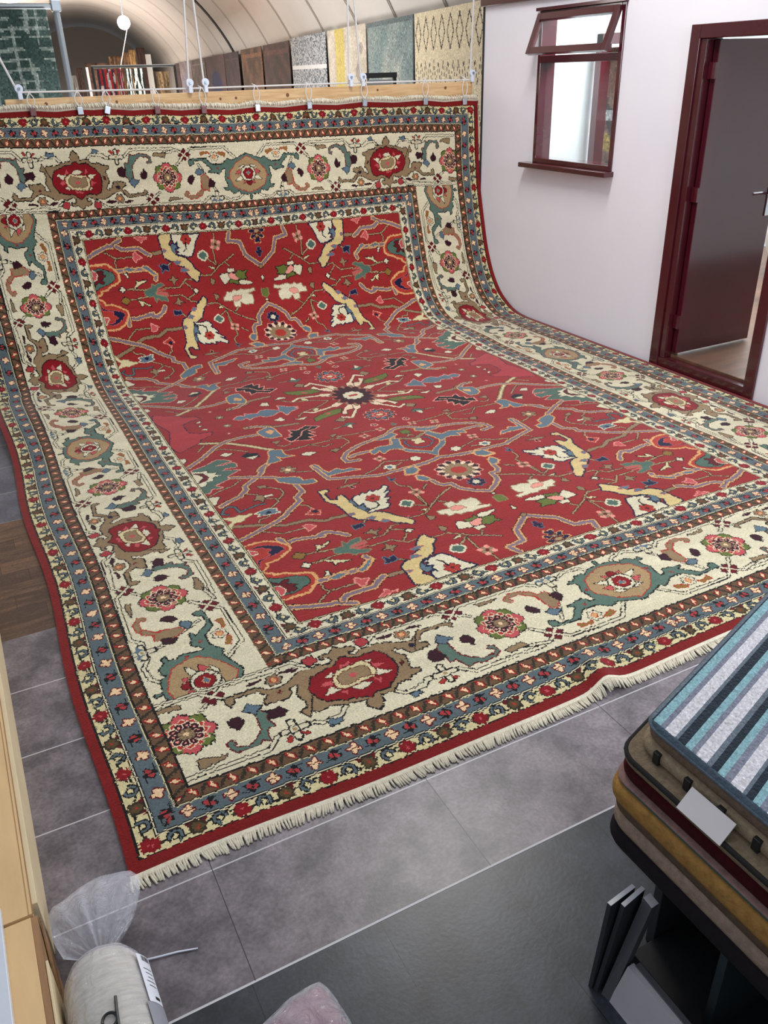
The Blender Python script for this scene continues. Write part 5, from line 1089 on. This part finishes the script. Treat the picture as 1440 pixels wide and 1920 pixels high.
for z0, z1, off, col, lab, kd in layers:
    t = empty('floor_mat', (PC[0], PC[1], z0)); tag(t, lab, 'mat', 'mats stacked on the display unit')
    m = mat('mat_%d_%d_%d' % col, col, .95, noise=.22, nscale=90 if kd == 'loop' else 60, bump=1.0 if kd != 'cut' else .4, bscale=260 if kd == 'loop' else 160, sheen=0, spec=.2)
    p = (PC[0]+off, PC[1]-off*.35); body = obj('body', mat_slab(p, E1, E2, z0+.001, z1-.0005, .045), m, t, True)
    bcol = (22, 18, 18) if 'bound in black' in lab else ((52, 74, 66) if 'green edge' in lab else None)
    if bcol:
        H = hull((p[0], p[1], z1-.006), E1, E2, .045); bm = tube(bmesh.new(), [q for q in H]+[H[0]], .0065 if 'green' not in lab else .0035, 6, False); obj('binding', bm, mat('binding_%d' % bcol[0], bcol, .9), t, True)
    if 'black slots and' in lab:
        d = E2.normalized()
        for k in range(8):
            c = Vector((p[0]-.002, p[1], (z0+z1)/2))+d*(.055+.082*k); obj('black_mark', B((c.x-.006, c.y-.008, z0+.002), (c.x+.004, c.y+.008, z1-.001), .001), black, t)
        c = Vector((p[0], p[1], z0))+d*.155; q = [(c.x-.012, c.y, .660), (c.x-.012+.003, c.y-.105, .660), (c.x-.046+.003, c.y-.105, .622), (c.x-.046, c.y, .622)]
        obj('label_card', prism(bmesh.new(), q, (-.0015, 0, .001)), mat('card', (214, 208, 208), .6), t)
# striped top mat
t = empty('floor_mat', (PC[0], PC[1], .69)); tag(t, 'ribbed mat striped in aqua, white, grey and navy lying on top of the stack', 'mat', 'mats stacked on the display unit')
ox = Vector((PC[0]-.004, PC[1], 0)); nx, ny = 150, 260; aa = np.linspace(0, 1, nx+1); bb = np.linspace(0, 1, ny+1); A2, B2 = np.meshgrid(aa, bb)
rr_ = .035; w1, w2 = E1.length, E2.length
e1n, e2n = E1.normalized(), E2.normalized()
X2 = A2*w1; Y2 = B2*w2
dn = np.minimum(np.minimum(X2, w1-X2), np.minimum(Y2, w2-Y2)); zt = .706-.007*np.clip(1-dn/.012, 0, 1)**2
rib = .0016*np.abs(np.sin(Y2/.0095*math.pi))+.0006*np.abs(np.sin(X2/.006*math.pi))
cxx = np.minimum(X2, w1-X2); cyy = np.minimum(Y2, w2-Y2); cut = (cxx < rr_) & (cyy < rr_); k_ = np.hypot(rr_-cxx, rr_-cyy); sc = np.where(cut & (k_ > rr_), rr_/np.maximum(k_, 1e-6), 1)
Xn = np.where(cut, np.where(X2 < w1/2, rr_-(rr_-cxx)*sc, w1-rr_+(rr_-cxx)*sc), X2); Yn = np.where(cut, np.where(Y2 < w2/2, rr_-(rr_-cyy)*sc, w2-rr_+(rr_-cyy)*sc), Y2)
P2 = np.zeros(A2.shape+(3,)); P2[..., 0] = ox.x+Xn*e1n.x+Yn*e2n.x; P2[..., 1] = ox.y+Xn*e1n.y+Yn*e2n.y; P2[..., 2] = zt+rib
yc = (bb[:-1]+bb[1:])/2*w2; per = .082; ph = (yc/per) % 1
cl = np.zeros((ny, nx, 3))
for j in range(ny):
    f = ph[j]; c = (30, 40, 50) if f < .20 else (126, 162, 168) if f < .40 else (116, 118, 132) if f < .56 else (196, 192, 196) if f < .90 else (96, 104, 114)
    cl[j] = [srgb(*c)[:3]]
cl *= (1+rng.normal(0, .10, (ny, nx)))[..., None]
cl[:3] = srgb(92, 104, 116)[:3]; cl[-3:] = srgb(92, 104, 116)[:3]; cl[:, :2] = srgb(70, 84, 96)[:3]; cl[:, -2:] = srgb(70, 84, 96)[:3]
grid_mesh('striped_face', P2, cl.astype(np.float32), knot_mat('striped_pile', abrash=.04, bump=.8), t)
obj('backing', mat_slab((PC[0]-.004, PC[1]), E1, E2, .6895, .7005, .035, .0), mat('stripe_binding', (86, 100, 112), .9, noise=.2, nscale=120, bump=.6), t, True)
# display unit under the stack
charcoal = mat('charcoal_board', (54, 54, 58), .4); greyb = mat('grey_board', (84, 84, 88), .35); lightedge = mat('board_edge', (216, 216, 220), .5)
def board(name, label, b0, b1, t0, t1, th, m, mt=None, group=None):
    """panel through bottom points b0,b1 and top points t0,t1"""
    b0, b1, t0, t1 = map(Vector, (b0, b1, t0, t1)); n = (b1-b0).cross(t0-b0).normalized()*th
    o = obj(name, prism(bmesh.new(), [b0, b1, t1, t0], n), m, None)
    if label: tag(o, label, 'board', group)
    obj('edge_band', prism(bmesh.new(), [t0, t1, t1+n, t0+n], (0, 0, .0012)), lightedge, o)
    return o
t = empty('display_unit', (1.3, -1.2, 0)); tag(t, 'dark display unit with an open shelf carrying the stack of mats', 'display unit')
obj('top_board', mat_slab((1.045, -.75), (.70, .238, 0), (.02, -1.0, 0), .326, .349, .02, bulge=0), charcoal, t)
obj('back_board', B((1.70, -1.75, 0), (1.74, -.62, .325)), M_dark, t); obj('end_board', B((1.10, -.80, 0), (1.70, -.775, .325), .002), charcoal, t)
obj('far_board', B((1.04, -1.75, 0), (1.70, -1.72, .325), .002), charcoal, t); obj('bottom_board', B((1.03, -1.75, 0), (1.70, -.80, .03), .002), M_dark, t)
obj('divider', B((1.05, -1.02, .03), (1.69, -1.00, .325), .001), mat('dim_teal_panel', (44, 54, 58), .35), t)
bm = prism(bmesh.new(), [(.918, -.853, .0), (.945, -.866, .125), (.975, -1.6, .125), (.935, -1.6, .0)], (.018, 0, .0)); o = obj('white_front', bm, mat('white_front', (186, 180, 186), .4), t); o['label'] = 'white drawer front'
obj('front_edge', B((.960, -1.6, .118), (.975, -.872, .128), .001), greyb, t)
board('leaning_board', 'leftmost slim charcoal board leaning at the display unit end', (.902, -.812, 0), (.985, -.800, 0), (.912, -.822, .300), (.990, -.812, .300), -.010, charcoal, group='leaning boards')
board('leaning_board', 'second slim charcoal board leaning at the display unit end', (.908, -.824, 0), (.990, -.812, 0), (.936, -.838, .300), (1.005, -.826, .300), -.010, charcoal, group='leaning boards')
board('leaning_board', 'broad grey faced board leaning across the display unit corner', (.914, -.832, 0), (.918, -.855, 0), (.984, -.842, .305), (.982, -.870, .305), -.025, greyb, group='leaning boards')
# ------------------------------------------------------------------ light
w = bpy.data.worlds.new('World'); bpy.context.scene.world = w; w.use_nodes = True; bg = w.node_tree.nodes['Background']; bg.inputs[0].default_value = (.80, .88, 1, 1); bg.inputs[1].default_value = .50
def area(name, loc, rot, size, e, col=(1, 1, 1), sy=None):
    l = bpy.data.lights.new(name, 'AREA'); l.energy = e; l.size = size; l.color = col
    if sy: l.shape = 'RECTANGLE'; l.size_y = sy
    o = bpy.data.objects.new(name, l); o.location = loc; o.rotation_euler = [math.radians(a) for a in rot]; link(o); return o
area('ceiling_light', (2.6, 2.6, 4.3), (0, 0, 0), 1.6, 95, (1, .97, .93), .5)
area('ceiling_light', (1.4, .2, 4.3), (0, 0, 0), 1.6, 20, (1, .97, .93), .5)
area('daylight', (3.6, -1.9, 2.4), (66, 0, 8), 1.4, 105, (.85, .92, 1))
area('inner_room_fill', (6.4, 3.2, 2.44), (0, 0, 0), 1.6, 150, (.92, .98, 1))
area('inner_room_fill', (4.9, 3.75, 2.40), (25, 0, 0), .5, 45, (.88, .98, 1))  # added lamp to brighten the wall pocket shaded by the hung rug
area('hut_fill', (3.2, 11, 3.2), (0, 0, -10), 2.2, 260, (1, .96, .90), 6)  # unseen lamps added along the hut to lighten it
area('hut_fill', (5.0, 22, 3.2), (0, 0, -10), 2.2, 420, (1, .96, .90), 9)
area('hut_fill', (6.5, 42, 3.0), (0, 0, -10), 3, 1300, (1, .86, .74), 12)  # added to lift the dark far end of the hut
area('hut_upfill', (5.5, 36, 1.0), (180, 0, -10), 3, 700, (1, .84, .70), 14)  # unseen upward lamps added to brighten the dark vault
area('hut_upfill', (3.0, 12, 1.0), (180, 0, -10), 2.5, 260, (1, .95, .88), 9)
area('warm_light', (1.0, 18, 1.5), (180, 0, 0), 2.5, 300, (1, .62, .36))
# ------------------------------------------------------------------ camera
cam = bpy.data.cameras.new('camera'); co = bpy.data.objects.new('camera', cam); link(co); bpy.context.scene.camera = co
cam.sensor_fit = 'HORIZONTAL'; cam.sensor_width = 36; cam.lens = 1540.466/1440*36; cam.clip_end = 200; cam.clip_start = .02
co.matrix_world = Matrix([[0.887982, 0.239145, -0.392809, -0.015066], [-0.459034, 0.409145, -0.788599, -1.646612], [-0.027873, 0.880574, 0.473089, 1.9], [0, 0, 0, 1]])
sc = bpy.context.scene; sc.view_settings.view_transform = 'Standard'; sc.view_settings.look = 'None'; sc.view_settings.exposure = 0
sc.cycles.transparent_max_bounces = 12; sc.cycles.use_denoising = True
